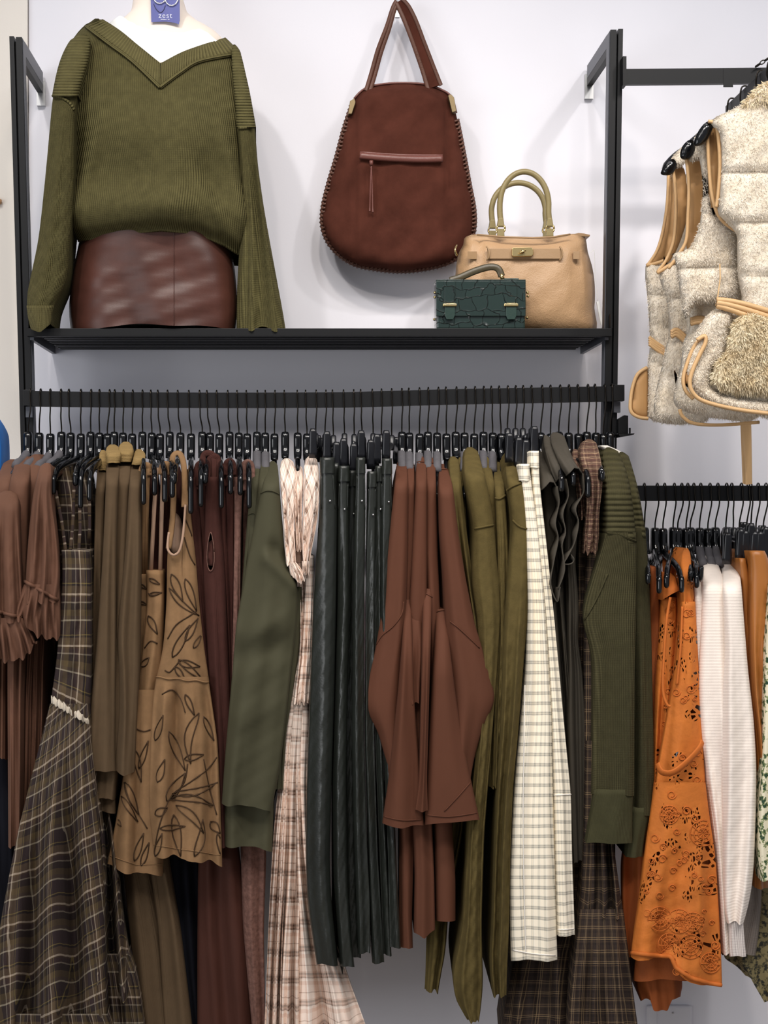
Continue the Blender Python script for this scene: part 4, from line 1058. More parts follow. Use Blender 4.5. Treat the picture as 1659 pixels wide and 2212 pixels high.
bod = G([(1060, 398, 407), (1110, 394, 412), (1150, 366, 416), (1195, 361, 422), (1300, 360, 430), (1400, 353, 441), (1474, 336, 452)], Yf=2.815, Yb=3.1, sh=0, fold=(1.0, .004), seed=41, back=HX(16),
        top=lambda x: float(np.interp(x, [355, 362, 366, 376, 388, 394, 400, 412], [1180, 1182, 1192, 1199, 1190, 1160, 1060, 1060])), closed_top=False, nU=48, uref=.1, ramp=(0, .4))
bod.build().build('bodice', M['tansuede'], t)
skt = G([(1462, 338, 450), (1500, 331, 455), (1600, 325, 470), (1750, 321, 477), (1862, 331, 480)], Yf=2.79, Yb=3.12, sh=0, fold=(2.4, .015), ramp=(0, .15), seed=42, back=HX(16), closed_top=False, nU=56, uref=.16, hem=[(-1, -16), (-.4, -8), (.2, -2), (.8, 6), (1, 6)])
skt.build().build('skirt', M['tansuede'], t)
MB().tube([skt.surf(0, 1470) and P(skt.surf(sx, 1468)[1], 1468 + 5*sx + 1.5*math.sin(9*sx), skt.surf(sx, 1468)[0] - .002) for sx in np.linspace(-1, 1, 30)], .0015, 6).build('waist_gather', M['tansuede'], t)
MB().tube([P(skt.surf(sx, 1840)[1], 1840 + skt.hemdy(sx, .97), skt.surf(sx, 1840)[0] - .0008) for sx in np.linspace(-.97, .97, 40)], .001, 5).build('hem_stitch', M['tansuede'], t)
MB().tube(catmull([P(398, 1095, 2.815), P(399, 1040, 2.83), P(396, 1000, 2.85), P(388, 980, 2.86), P(376, 982, 2.86), P(372, 1000, 2.855), P(375, 1060, 2.85), P(372, 1130, 2.84), P(364, 1185, 2.825)], 6), .0042, 8, flat=(.55, 1.4)).build('strap', M['tansuede'], t)
MB().tube(catmull([P(365, 1150, 2.812), P(362, 1182, 2.808), P(369, 1196, 2.806), P(379, 1198, 2.806), P(389, 1186, 2.806), P(396, 1150, 2.808), P(401, 1090, 2.812)], 6), .0026, 6).build('armhole_binding', M['tanlin'], t)
puff([(368, 1110), (390, 1120), (394, 1175), (380, 1200), (366, 1185)], 2.86, .004, .004, 8).build('lining', M['tanlin'], t)
S1 = [leaf((400, 1250), (425, 1320), 8), leaf((370, 1240), (395, 1300), 9), leaf((365, 1270), (430, 1330), 6, bend=6), sm2([(362, 1380), (380, 1350), (410, 1330), (436, 1310)]), leaf((372, 1420), (410, 1350), 9), leaf((400, 1385), (428, 1335), 7),
      leaf((385, 1430), (432, 1440), 8), leaf((385, 1425), (440, 1470), 7), sm2([(356, 1448), (366, 1452), (378, 1440), (386, 1430)]), leaf((378, 1440), (400, 1470), 6), sm2([(398, 1160), (410, 1200), (424, 1225)]), sm2([(400, 1120), (412, 1150), (420, 1180)]), leaf((418, 1400), (436, 1370), 5)]
embroider(t, bod, S1)
S2 = [sm2([(334, 1835), (345, 1780), (370, 1720), (410, 1690), (450, 1660), (472, 1630)]), leaf((365, 1580), (400, 1665), 9), leaf((430, 1540), (412, 1650), 10, bend=14), leaf((440, 1548), (462, 1600), 6), leaf((335, 1600), (352, 1545), 7), leaf((340, 1690), (356, 1640), 8),
      leaf((360, 1730), (400, 1670), 12), leaf((372, 1715), (470, 1690), 8, bend=8), leaf((370, 1725), (460, 1740), 8, bend=-8), leaf((380, 1740), (440, 1800), 9, bend=-8), leaf((375, 1760), (390, 1850), 10), leaf((345, 1790), (400, 1785), 6), leaf((335, 1760), (362, 1745), 9), leaf((420, 1850), (438, 1770), 9, bend=6),
      leaf((455, 1775), (476, 1800), 9), leaf((470, 1800), (478, 1850), 5), sm2([(440, 1640), (452, 1700), (468, 1760)]), leaf((400, 1500), (420, 1545), 6), sm2([(350, 1500), (372, 1490), (390, 1510), (400, 1540)]), leaf((335, 1850), (350, 1800), 6), sm2([(405, 1650), (398, 1690), (372, 1720)]), leaf((398, 1640), (440, 1630), 7)]
embroider(t, skt, S2)
t = thing('suede_dress', (HX(14), RAIL, ZW(1885, 2.8)), 'tan suede dress with leaf embroidery hanging behind its foremost twin', 'dress', 'tan suede dresses')
b2 = G([(1232, 316, 352), (1300, 318, 354), (1400, 308, 350), (1500, 296, 345)], Yf=2.835, Yb=3.1, sh=0, fold=(1, .004), seed=44, back=HX(14), ramp=(0, .3)); b2.build().build('bodice', M['tansuede'], t)
s2 = G([(1490, 290, 345), (1600, 276, 350), (1700, 262, 352), (1800, 247, 352), (1884, 232, 350)], Yf=2.825, Yb=3.12, sh=0, fold=(1.7, .012), seed=45, back=HX(14), closed_top=False, nU=44, hem=[(-1, -14), (0, 6), (1, 4)]); s2.build().build('skirt', M['tansuede'], t)
embroider(t, b2, [leaf((322, 1250), (345, 1262), 4), leaf((322, 1285), (348, 1280), 4), leaf((320, 1330), (340, 1370), 7), sm2([(312, 1400), (325, 1385), (340, 1390)]), leaf((306, 1440), (322, 1420), 6), sm2([(318, 1280), (330, 1286), (350, 1280)])])
embroider(t, s2, [leaf((292, 1620), (305, 1690), 7), leaf((300, 1660), (320, 1600), 6), sm2([(290, 1572), (310, 1580), (325, 1576)]), leaf((270, 1690), (300, 1760), 8), leaf((262, 1720), (298, 1775), 6), leaf((290, 1860), (310, 1800), 7), leaf((305, 1870), (322, 1820), 6), sm2([(268, 1690), (280, 1730), (300, 1760), (318, 1790)]), leaf((252, 1770), (262, 1785), 4)])
MB().tube([P(s2.surf(sx, 1860)[1], 1862 + s2.hemdy(sx, .97), s2.surf(sx, 1860)[0] - .0008) for sx in np.linspace(-.97, .97, 30)], .001, 5).build('hem_stitch', M['tansuede'], t)
for x0, x1 in ((338, 326), (352, 346)):
    MB().tube([P(x0, 1010, 2.86), P((x0+x1)/2, 1120, 2.85), P(x1, 1238, 2.845)], .003, 6, flat=(.5, 1.5)).build('strap', M['tanlin'], t)
t = thing('suede_dress', (HX(12), RAIL, ZW(1700, 2.84)), 'tan suede dress mostly hidden between the khaki tops and its twins', 'dress', 'tan suede dresses')
b3 = G([(1240, 303, 318), (1400, 301, 318), (1560, 296, 318), (1700, 286, 312), (1820, 262, 308)], Yf=2.86, Yb=3.1, sh=0, fold=(1, .004), seed=46, back=HX(12)); b3.build().build('body', M['tansuede'], t)
embroider(t, b3, [leaf((303, 1262), (316, 1272), 3), leaf((303, 1300), (316, 1306), 3)])
for x0, x1 in ((311, 309), (320, 314)):
    MB().tube([P(x0, 1012, 2.86), P((x0+x1)/2, 1120, 2.86), P(x1, 1245, 2.865)], .003, 6, flat=(.5, 1.5)).build('strap', M['tansuede'], t)
# the loops of strap over the hanger arms
def loop(parent, x, y, w, mat, Y=2.87, drop=60, h=14, r=.0036):
    MB().tube(catmull([P(x - w, y + drop, Y - .015), P(x - w, y + h, Y), P(x - w*.5, y + 2, Y), P(x + w*.5, y + 2, Y), P(x + w, y + h, Y), P(x + w, y + drop, Y - .015)], 5), r, 8, flat=(.5, 1.7)).build('strap', mat, parent)
loop(t, 315, 1004, 10, M['tansuede'], drop=22)
loop(t, 358, 1002, 10, M['tansuede'], drop=22)

# --- dark brown tanks
def tank(i, lab, rows, Yf, seed, mat, straps, hole=None, hem=None, cat='tank top', grp='dark brown tank tops', name='tank_top', under=None):
    b = G(rows, Yf=Yf, sh=0, Yb=3.1, fold=(1.1, .006), seed=seed, back=HX(i), hem=hem)
    parts = [('body', b, mat)]
    if under: parts.append(('lower', G(under, Yf=Yf + .02, sh=0, Yb=3.08, fold=(1.1, .006), seed=seed + 1, back=HX(i), closed_top=False), mat))
    t = garment(name, lab, cat, grp, parts, H_NECK[i])
    for s_ in straps: loop(t, s_[0], s_[1], s_[2], mat, drop=s_[3])
    if hole:
        x, y0, y1, w = hole
        MB().tube([b.front(x + w*math.cos(a)*(.5 + .5*(1-math.sin(a))*.0 + .5*(0.5+.5*math.sin(a))), y0 + (y1-y0)*(.5+.5*math.sin(a)), .002) for a in np.linspace(0, 6.283, 25)], .001, 5).build('armhole_binding', M['bouc'], t)
        puff([(x + w*.85*math.cos(a)*(.5 + .5*(0.5+.5*math.sin(a))), y0 + 3 + (y1-y0-6)*(.5+.5*math.sin(a))) for a in np.linspace(0, 6.0, 14)], Yf - .0012, .0008, .004, 6, sm=1).build('armhole_lining', M['dkbrown'], t)
    return t
tank(17, 'dark brown tank top beside the foremost suede dress', [(1030, 402, 424), (1150, 408, 436), (1300, 424, 446), (1500, 440, 466), (1700, 460, 490)], 2.85, 51, M['dkbrown'], [(412, 1018, 10, 40)])
tank(18, 'dark brown tank top second from the suede dress', [(1040, 424, 446), (1200, 428, 452), (1400, 436, 462), (1700, 452, 484)], 2.86, 52, M['dkbrown'], [(437, 1000, 12, 50)])
tank(19, 'brown jersey tank top with bound armhole beside the army green sweatshirt', [(1030, 446, 472), (1130, 442, 478), (1240, 438, 486), (1400, 448, 492), (1600, 460, 502), (1830, 470, 506)], 2.825, 53, M['dkbrown'], [(450, 978, 12, 60), (462, 985, 10, 60)], hole=(455, 1150, 1234, 10))
tank(20, 'dark brown tank top on the hanger with a bare glossy tip', [(1040, 466, 486), (1200, 472, 492), (1400, 482, 500), (1700, 490, 506)], 2.85, 54, M['dkbrown'], [(476, 1010, 10, 40)])
tank(21, 'mauve brown boucle tank with pale shoulder next to the tanks', [(1010, 486, 508), (1150, 488, 506), (1255, 490, 508), (1500, 494, 510), (1750, 496, 512)], 2.855, 55, M['dkbrown'], [(496, 996, 9, 30)], grp='mauve boucle tanks')
tank(22, 'mauve boucle tank with speckled shoulder strap', [(1030, 506, 524), (1150, 506, 520), (1300, 504, 519), (1500, 500, 518), (1800, 498, 520)], 2.83, 56, M['bouc'], [(517, 1020, 10, 40)], grp='mauve boucle tanks')
tank(23, 'mauve boucle tank beside the army green sweatshirt shoulder', [(1020, 526, 544), (1200, 524, 540), (1500, 512, 530), (1830, 520, 576), (2000, 524, 570), (2260, 548, 574)], 2.87, 57, M['bouc'], [(535, 998, 9, 40)], grp='mauve boucle tanks')
t = garment('trousers', 'chocolate brown wide trousers hanging below the tan dress hem', 'trousers', None, [('leg', G([(1060, 454, 466), (1500, 450, 500), (1800, 432, 512), (1860, 428, 520), (2050, 426, 542), (2260, 426, 552)], Yf=2.88, sh=0, Yb=3.1, fold=(1.3, .012), seed=58, nU=34), M['dkbrown2'])], 470)
garment('trousers', 'khaki wide trousers hanging under the plaid and suede dresses', 'trousers', None, [('leg', G([(1100, 262, 280), (1500, 262, 300), (1840, 264, 322), (1900, 268, 330), (2050, 284, 352), (2260, 302, 372)], Yf=2.88, sh=0, Yb=3.08, fold=(1.0, .010), seed=59), M['khaki']),
        ('leg', G([(1120, 300, 320), (1500, 306, 340), (1860, 322, 362), (2000, 340, 388), (2260, 356, 420)], Yf=2.875, sh=0, Yb=3.08, fold=(1.0, .010), seed=60), M['khaki'])], 290)
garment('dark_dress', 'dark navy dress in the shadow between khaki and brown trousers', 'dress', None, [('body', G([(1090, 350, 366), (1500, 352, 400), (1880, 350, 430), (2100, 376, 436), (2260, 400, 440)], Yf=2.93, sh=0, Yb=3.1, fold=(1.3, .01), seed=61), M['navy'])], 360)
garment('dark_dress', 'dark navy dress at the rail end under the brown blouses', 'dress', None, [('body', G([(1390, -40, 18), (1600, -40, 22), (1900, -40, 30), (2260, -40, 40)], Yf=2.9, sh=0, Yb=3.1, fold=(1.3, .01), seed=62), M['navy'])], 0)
# dark pieces hanging deep between the strap garments
for rows, x, lab, mt, sd in (([(1000, 118, 146), (1080, 122, 168), (1250, 128, 176), (1500, 120, 176)], 153, 'dark plaid strap dress deep behind the smocked bodice', 'plaid', 1), ([(1000, 150, 176), (1080, 160, 200), (1300, 170, 204), (1600, 176, 210)], 175, 'dark plaid strap dress deep between the bodice and the khaki tops', 'plaid', 2)):
    garment('strap_dress', lab, 'dress', 'dark plaid strap dresses', [('body', G(rows, Yf=2.91, Yb=3.1, sh=60, fold=(1.6, .008), seed=200 + sd, topY=2.96), M[mt])], x)
for i, rows, lab in ((13, [(1005, 318, 340), (1090, 318, 344), (1300, 318, 350), (1600, 322, 360)], 'dark brown tank top hidden among the suede dress straps'), (15, [(1000, 346, 390), (1090, 346, 398), (1300, 348, 398), (1600, 350, 390)], 'dark brown tank top behind the foremost suede dress strap'), (17, [(1020, 392, 410), (1200, 398, 424), (1500, 420, 450)], 'dark brown tank top in the gap beside the suede bodice')):
    garment('tank_top', lab, 'tank top', 'dark brown tank tops', [('body', G(rows, Yf=2.92, Yb=3.1, sh=60, fold=(1.4, .006), seed=210 + i, topY=2.96, back=HX(i)), M['dkbrown'])], H_NECK[i])
# --- army green sweatshirts
def elbow(x, y):
    g = lambda d, w: math.exp(-(d / w) ** 2)
    r = 0
    for ax, ay, bx, by, amp, w in ((580, 1205, 640, 1262, -.012, 16), (592, 1190, 640, 1236, .014, 18), (530, 1370, 600, 1345, -.008, 26), (530, 1420, 600, 1400, .008, 26), (520, 1560, 590, 1530, -.005, 30)):
        dx, dy = bx-ax, by-ay; L = math.hypot(dx, dy); t_ = max(0, min(1, ((x-ax)*dx + (y-ay)*dy) / L / L)); r += amp * g(math.hypot(x-ax-t_*dx, y-ay-t_*dy), w)
    return r
def sweat(i, lab, rows, Yf, seed, hem=None, extra=None, seams=()):
    b = G(rows, Yf=Yf, fold=(1.0, .010), seed=seed, back=HX(i), sh=60, hem=hem, nU=40, puckers=.12, sharp=.05, sm=1.2, extra=elbow if i == 26 else None)
    t = garment('sweatshirt', lab, 'sweatshirt', 'army green sweatshirts', [('sleeve', b, M['jgreen'])] + (extra or []), H_NECK[i])
    for s_ in seams: seam(b, s_, .0014).build('seam', M['jgreen'], t)
sweat(24, 'army green sweatshirt behind two others, next to the boucle tanks', [(992, 546, 562), (1050, 543, 561), (1110, 535, 557), (1200, 528, 550), (1400, 512, 540), (1700, 498, 530)], 2.83, 71, seams=[[(536, 1112), (546, 1108), (556, 1113)]])
sweat(25, 'army green sweatshirt whose sleeve cuff shows below the foremost sleeve', [(990, 565, 582), (1060, 556, 580), (1200, 540, 600), (1400, 510, 600), (1600, 494, 596), (1700, 484, 592), (1780, 482, 590), (1836, 482, 588)], 2.815, 72, hem=[(-1, -14), (0, -4), (1, 2)])
sweat(26, 'army green sweatshirt with smooth dropped sleeve, foremost beside the pink plaid', [(996, 578, 600), (1030, 573, 602), (1066, 562, 605), (1150, 546, 612), (1210, 534, 616), (1250, 528, 634), (1266, 525, 645), (1350, 510, 640), (1450, 502, 628), (1550, 494, 618), (1650, 486, 606), (1750, 479, 586)], 2.785, 73, hem=[(-1, -18), (0, -6), (1, 2)],
      extra=[('body', G([(1268, 618, 652), (1330, 610, 654), (1400, 606, 648), (1500, 600, 632), (1600, 594, 616), (1706, 588, 612)], Yf=2.82, sh=0, Yb=3.1, fold=(1.2, .006), seed=74, taper=.6), M['jgreen'])], seams=[[(563, 1066), (575, 1060), (590, 1061), (604, 1068)]])

# --- pink plaid dresses
def pinkd(i, lab, sleeve, cuff, body, Yf, seed, skirt=None):
    sg = G(sleeve, Yf=Yf, Yb=3.08, fold=(2.2, .010), seed=seed, back=HX(i), sh=55, nU=36, uref=.09, puckers=.5)
    parts = [('sleeve', sg, M['pink_b'])]
    if cuff: parts.append(('cuff_ruffle', G(cuff[0], Yf=Yf - .004, Yb=Yf + .05, sh=0, fold=(3.5, .008), seed=seed + 3, nU=40, closed_top=False, hem=cuff[1], uref=.09), M['pink_b']))
    if body: parts.append(('bodice', G(body, Yf=Yf + .04, Yb=3.1, sh=0, fold=(2.0, .008), seed=seed + 4, back=HX(i), nU=30, uref=.05, puckers=.4), M['pink']))
    for sk_ in skirt or []: parts.append(('skirt', G(sk_[0], Yf=Yf + sk_[1], Yb=3.1, sh=0, fold=(2.2, .028), seed=seed + 6 + len(parts), nU=56, uref=.16, closed_top=False, taper=.7), M['pink']))
    return garment('plaid_dress', lab, 'dress', 'pink plaid dresses', parts, H_NECK[i])
pinkd(27, 'pink plaid dress with twisted gathered sleeve next to the sweatshirt', [(990, 606, 632), (1010, 604, 638), (1060, 606, 640), (1120, 612, 634), (1180, 614, 638), (1220, 618, 640)], ([(1215, 622, 640), (1240, 626, 660), (1262, 632, 664)], [(-1, -16), (0, 0), (1, -14)]),
      [(1150, 636, 650), (1300, 640, 656), (1400, 640, 658), (1520, 622, 650)], 2.79, 81, [([(1505, 622, 650), (1600, 610, 632), (1800, 590, 618), (2000, 580, 612), (2260, 570, 606)], .045)])
pinkd(28, 'pink plaid dress squeezed between two others', [(1004, 632, 654), (1040, 632, 656), (1100, 635, 652), (1160, 638, 652), (1190, 640, 656)], None, [(1180, 640, 662), (1400, 648, 664), (1520, 626, 660)], 2.80, 84, [([(1510, 622, 660), (1600, 612, 656), (1700, 604, 652), (1800, 602, 650), (1900, 598, 650), (2050, 590, 648), (2260, 580, 650)], .035)])
pinkd(29, 'pink plaid dress with puffed shoulder and long flared skirt beside the leather trousers', [(984, 662, 682), (1000, 656, 688), (1050, 655, 692), (1110, 655, 688), (1150, 652, 682), (1190, 652, 672), (1220, 655, 668)], ([(1212, 652, 668), (1240, 654, 670)], None),
      [(1200, 660, 678), (1400, 652, 674), (1520, 640, 668)], 2.785, 87, [([(1500, 636, 668), (1700, 636, 664), (1850, 640, 672), (1950, 640, 700), (2050, 640, 730), (2120, 640, 756), (2260, 636, 800)], .055)])

# --- faux leather trousers: two legs' worth of folded cloth each, waistband on top
def trou(i, lab, rows, Yf, seed, hem=None, hole=False):
    b = G(rows, Yf=Yf, sh=0, Yb=3.1, fold=(.6, .005), seed=seed, back=HX(i), nU=26, hem=hem, taper=.6, puckers=.3, bul=.03, ramp=(.02, .3))
    y = rows[0][0]; t = garment('leather_trousers', lab, 'trousers', 'dark green faux leather trousers', [('legs', b, M['lea'])], H_NECK[i])
    x0, x1 = rows[0][1], rows[0][2]
    wb = G([(y - 2, x0 - 1, x1 + 1), (y + 32, x0 - 1.5, x1 + 1.5)], Yf=Yf - .004, sh=0, Yb=3.1, fold=(1, .001), seed=1, nU=20, taper=.6, back=HX(i)); wb.build().build('waistband', M['lea'], t)
    for f in (.1, .9):
        seam(b, [(x0 + (x1-x0)*f, y + 36), (rows[1][1] + (rows[1][2]-rows[1][1])*f, rows[1][0])], .0009).build('side_stitch', M['lea'], t)
    MB().tube([b.front((rows[1][1]+rows[1][2])/2 + 4, y + 92, .001), b.front((rows[1][1]+rows[1][2])/2 + 4, y + 92, .004)], .0022, 8).build('rivet', M['steel'], t)
    if hole:
        x, y = hole
        MB().tube([P(x + 15*math.cos(a), y + 19*math.sin(a), Yf - .006) for a in np.linspace(0, 6.283, 21)], .006, 8).build('rolled_hem', M['lea'], t)
trou(31, 'dark green faux leather trousers with the widest smooth leg, beside the pink plaid skirt', [(990, 692, 722), (1100, 690, 728), (1300, 676, 726), (1500, 669, 722), (1700, 662, 716), (1850, 660, 712), (1950, 664, 716), (2085, 684, 730)], 2.785, 91)
trou(33, 'dark green faux leather trousers second from the pink plaid dress', [(1008, 731, 754), (1100, 728, 753), (1300, 729, 756), (1500, 724, 750), (1700, 718, 748), (1900, 720, 750), (2000, 728, 756), (2088, 734, 766)], 2.80, 92)
trou(34, 'dark green faux leather trousers third from the pink plaid dress', [(1018, 752, 772), (1100, 750, 770), (1300, 752, 770), (1600, 746, 768), (1900, 748, 774), (2070, 754, 780), (2120, 722, 752)][:6], 2.83, 93)
trou(35, 'dark green faux leather trousers with a rolled-up hem', [(990, 770, 788), (1100, 766, 790), (1300, 762, 786), (1600, 760, 786), (1800, 764, 792), (1950, 770, 800), (2060, 774, 800)], 2.79, 94)
trou(36, 'dark green faux leather trousers fifth from the pink plaid dress', [(1020, 795, 812), (1100, 792, 812), (1300, 790, 808), (1600, 788, 808), (1850, 796, 816), (2080, 804, 830)], 2.80, 95)
trou(37, 'dark green faux leather trousers sixth from the pink plaid dress', [(1008, 812, 826), (1100, 810, 826), (1300, 808, 824), (1600, 810, 826), (1850, 820, 836), (2064, 828, 846)], 2.81, 96)
trou(38, 'dark green faux leather trousers next to the rust tunics', [(992, 826, 846), (1100, 824, 848), (1300, 822, 842), (1600, 828, 846), (1850, 838, 856), (2048, 842, 866)], 2.80, 97)
garment('leather_trousers', 'dark green faux leather trousers whose hem hangs lowest of the row', 'trousers', 'dark green faux leather trousers', [('legs', G([(1000, 716, 734), (1500, 718, 730), (2000, 716, 740), (2090, 716, 742), (2122, 724, 742)], Yf=2.86, sh=0, Yb=3.08, fold=(1, .004), seed=98), M['lea'])], 720)

# --- rust tunics
t = None
def tunic(i, lab, rows, Yf, seed, extra=(), seams=(), hem=None, cat='tunic'):
    b = G(rows, Yf=Yf, fold=(.8, .005), seed=seed, back=HX(i), sh=65, nU=34, hem=hem, sharp=.1, sm=.9)
    t = garment('tunic', lab, cat, 'rust brown tunics', [('sleeve', b, M['rust'])] + [(n, g, M['rust']) for n, g in extra], H_NECK[i])
    for g, s_ in seams: seam(g or b, s_, .0012).build('seam', M['rust'], t)
    tb = b; y = rows[0][0]
    MB().tube([P(np.interp(y+13, b.py, b.xl)*(1-f) + np.interp(y+13, b.py, b.xr)*f, y + 13 - 2*math.sin(3.14*f), b.surf(2*f-1, y+13)[0] - .001) for f in np.linspace(0, 1, 9)], .0014, 5).build('neck_seam', M['rust'], t)
R = lambda rows, Yf, seed, **k: G(rows, Yf=Yf, sh=150, topY=2.815, round_top=0, Yb=3.1, fold=(.8, .005), seed=seed, nU=30, sharp=.1, **k)
p1 = R([(1292, 874, 888), (1400, 868, 892), (1500, 860, 894), (1600, 848, 902), (1700, 838, 910), (1784, 826, 916)], 2.765, 102, hem=[(-1, -4), (0, 4), (1, 0)], closed_top=True)
tunic(39, 'rust brown tunic with a pointed batwing sleeve over the leather trousers', [(990, 858, 878), (1050, 852, 881), (1200, 836, 880), (1300, 828, 878), (1395, 812, 874), (1430, 804, 872), (1480, 792, 870), (1515, 786, 868), (1535, 790, 866), (1580, 816, 864), (1650, 836, 862), (1720, 844, 862)], 2.79, 101, [('front_panel', p1)],
      [(None, [(813, 1392), (826, 1372), (850, 1352), (868, 1326), (872, 1300)]), (p1, [(829, 1764), (870, 1772), (913, 1770)])])
tunic(40, 'rust brown tunic second in its row', [(992, 880, 894), (1050, 878, 896), (1200, 876, 898), (1320, 872, 896), (1500, 868, 900), (1800, 862, 896), (1980, 862, 890), (2048, 862, 892)], 2.815, 103)
p3_ = R([(1300, 880, 912), (1400, 890, 914), (1440, 884, 912), (1465, 878, 910), (1500, 882, 906), (1520, 888, 906)], 2.775, 105)
p4_ = R([(1272, 914, 934), (1400, 912, 930), (1550, 909, 926), (1690, 906, 922), (1720, 902, 923), (1752, 897, 925)], 2.76, 106)
tunic(41, 'rust brown tunic with a narrow hanging strip, middle of its row', [(986, 900, 920), (1050, 898, 922), (1200, 890, 922), (1300, 884, 922), (1400, 886, 926), (1700, 890, 930), (1900, 896, 938), (2020, 894, 940)], 2.80, 104, [('sleeve_cuff', p3_), ('front_strip', p4_)], [(None, [(886, 1398), (896, 1384), (908, 1366)]), (p4_, [(914, 1278), (924, 1284), (934, 1290)])], hem=[(-1, -8), (0, 8), (1, -10)])
tunic(42, 'rust brown tunic fourth in its row', [(988, 922, 940), (1050, 920, 942), (1200, 918, 946), (1300, 924, 950), (1500, 930, 960), (1700, 936, 972), (1900, 940, 984), (1990, 942, 984)], 2.815, 107)
p5_ = R([(1316, 942, 966), (1400, 938, 972), (1500, 932, 984), (1600, 926, 1000), (1700, 921, 1020), (1776, 917, 1036)], 2.765, 109, hem=[(-1, 4), (0, 2), (1, -4)])
tunic(43, 'rust brown tunic with broad front panel and pointed sleeve beside the olive tops', [(1002, 948, 966), (1050, 948, 978), (1150, 950, 990), (1250, 958, 1006), (1350, 962, 1026), (1400, 964, 1042), (1450, 966, 1056), (1505, 968, 1070), (1530, 970, 1064), (1570, 972, 1044), (1640, 976, 1024), (1700, 980, 1014)], 2.785, 108, [('front_panel', p5_)],
      [(None, [(972, 1342), (990, 1356), (1012, 1376), (1036, 1400)]), (p5_, [(942, 1322), (954, 1318), (965, 1318)]), (p5_, [(920, 1760), (970, 1764), (1030, 1756)]), (p5_, [(960, 1752), (990, 1720), (1016, 1690)])])

# --- olive brushed tops
def otop(i, lab, rows, Yf, seed, seams=(), extra=(), hem=None, fold=(1.6, .010)):
    b = G(rows, Yf=Yf, fold=fold, seed=seed, back=HX(i), sh=75, nU=36, hem=hem, puckers=.3)
    t = garment('olive_top', lab, 'top', 'olive brushed knit tops', [('sleeve', b, M['olive'])] + [(n, g, M['olive']) for n, g in extra], H_NECK[i])
    for s_ in seams: seam(b, s_, .0022, lift=.001).build('dropped_shoulder_seam', M['olive'], t)
O_ = lambda rows, Yf, seed, **k: G(rows, Yf=Yf, sh=0, Yb=3.1, fold=(1.2, .008), seed=seed, nU=28, **k)
otop(44, 'olive brushed knit top nearest the rust tunics', [(986, 968, 990), (1050, 974, 998), (1150, 982, 1008), (1300, 1000, 1030), (1380, 1010, 1046), (1500, 1022, 1056)], 2.825, 111)
otop(46, 'olive brushed knit top with bunched folded sleeve beside the rust tunics', [(966, 1004, 1028), (1000, 1000, 1040), (1060, 1006, 1056), (1138, 1024, 1068), (1200, 1020, 1072), (1260, 1018, 1078), (1330, 1030, 1082), (1450, 1034, 1074), (1600, 1030, 1062), (1800, 1012, 1046), (2000, 1000, 1040), (2120, 976, 1044), (2170, 984, 1040), (2208, 1010, 1034)], 2.80, 112,
     seams=[[(1025, 1142), (1045, 1138), (1066, 1134)]], hem=None)
otop(47, 'slim olive brushed knit top behind its bunched neighbour', [(984, 1036, 1056), (1050, 1044, 1070), (1200, 1050, 1084), (1400, 1058, 1092), (1700, 1050, 1080), (1900, 960, 1010), (2060, 956, 1000)][:5], 2.835, 113)
otop(48, 'olive brushed knit top with a short folded cuff between two larger ones', [(998, 1064, 1086), (1050, 1068, 1090), (1074, 1070, 1092), (1150, 1072, 1096), (1180, 1074, 1098), (1400, 1076, 1100), (1700, 1064, 1090)], 2.815, 114, seams=[[(1070, 1076), (1080, 1077), (1091, 1070)]])
otop(49, 'olive brushed knit top with slouchy sleeve beside the cream checked trousers', [(976, 1092, 1116), (1010, 1090, 1124), (1060, 1098, 1138), (1140, 1108, 1149), (1200, 1100, 1148), (1300, 1092, 1144), (1400, 1086, 1134), (1500, 1084, 1126), (1600, 1080, 1118), (1700, 1074, 1108), (1860, 1068, 1102), (2000, 1064, 1100), (2080, 1058, 1096), (2152, 1066, 1094)], 2.79, 115,
     seams=[[(1108, 1124), (1124, 1138), (1147, 1144)], [(1094, 1060), (1108, 1050), (1128, 1042)]])
otop(45, 'olive brushed knit top whose narrow cuff hangs below the rust hems', [(988, 988, 1000), (1200, 998, 1012), (1500, 996, 1020), (1800, 960, 1000), (1950, 924, 970), (2060, 920, 962), (2110, 919, 950), (2142, 917, 946)], 2.86, 116)

# --- cream checked trousers
def wtrou(i, lab, rows, Yf, seed, seams):
    b = G(rows, Yf=Yf, sh=0, Yb=3.1, fold=(1.1, .006), seed=seed, back=HX(i), nU=34, uref=.095, ramp=(.02, .3), taper=.6)
    t = garment('checked_trousers', lab, 'trousers', 'cream checked trousers', [('legs', b, M['gingham'])], H_NECK[i])
    for s_ in seams: seam(b, s_, .0011).build('seam', M['white'], t)
    y, x0, x1 = rows[0]
    G([(y - 2, x0 - 1, x1 + 1), (y + 34, x0 - 1, x1 + 2)], Yf=Yf - .004, sh=0, Yb=3.1, fold=(1, .001), nU=20, back=HX(i), taper=.6).build().build('waistband', M['gingham'], t)
wtrou(53, 'cream checked trousers with the longer wide leg beside the olive tops', [(1004, 1122, 1143), (1060, 1128, 1150), (1150, 1133, 1164), (1300, 1140, 1178), (1450, 1136, 1188), (1550, 1126, 1194), (1650, 1116, 1194), (1750, 1108, 1196), (1900, 1101, 1200), (2000, 1102, 1202), (2075, 1104, 1204)], 2.79, 121,
      [[(1134, 1480), (1132, 1600), (1130, 1800), (1134, 2000), (1136, 2060)], [(1108, 2052), (1150, 2060), (1200, 2064)]])
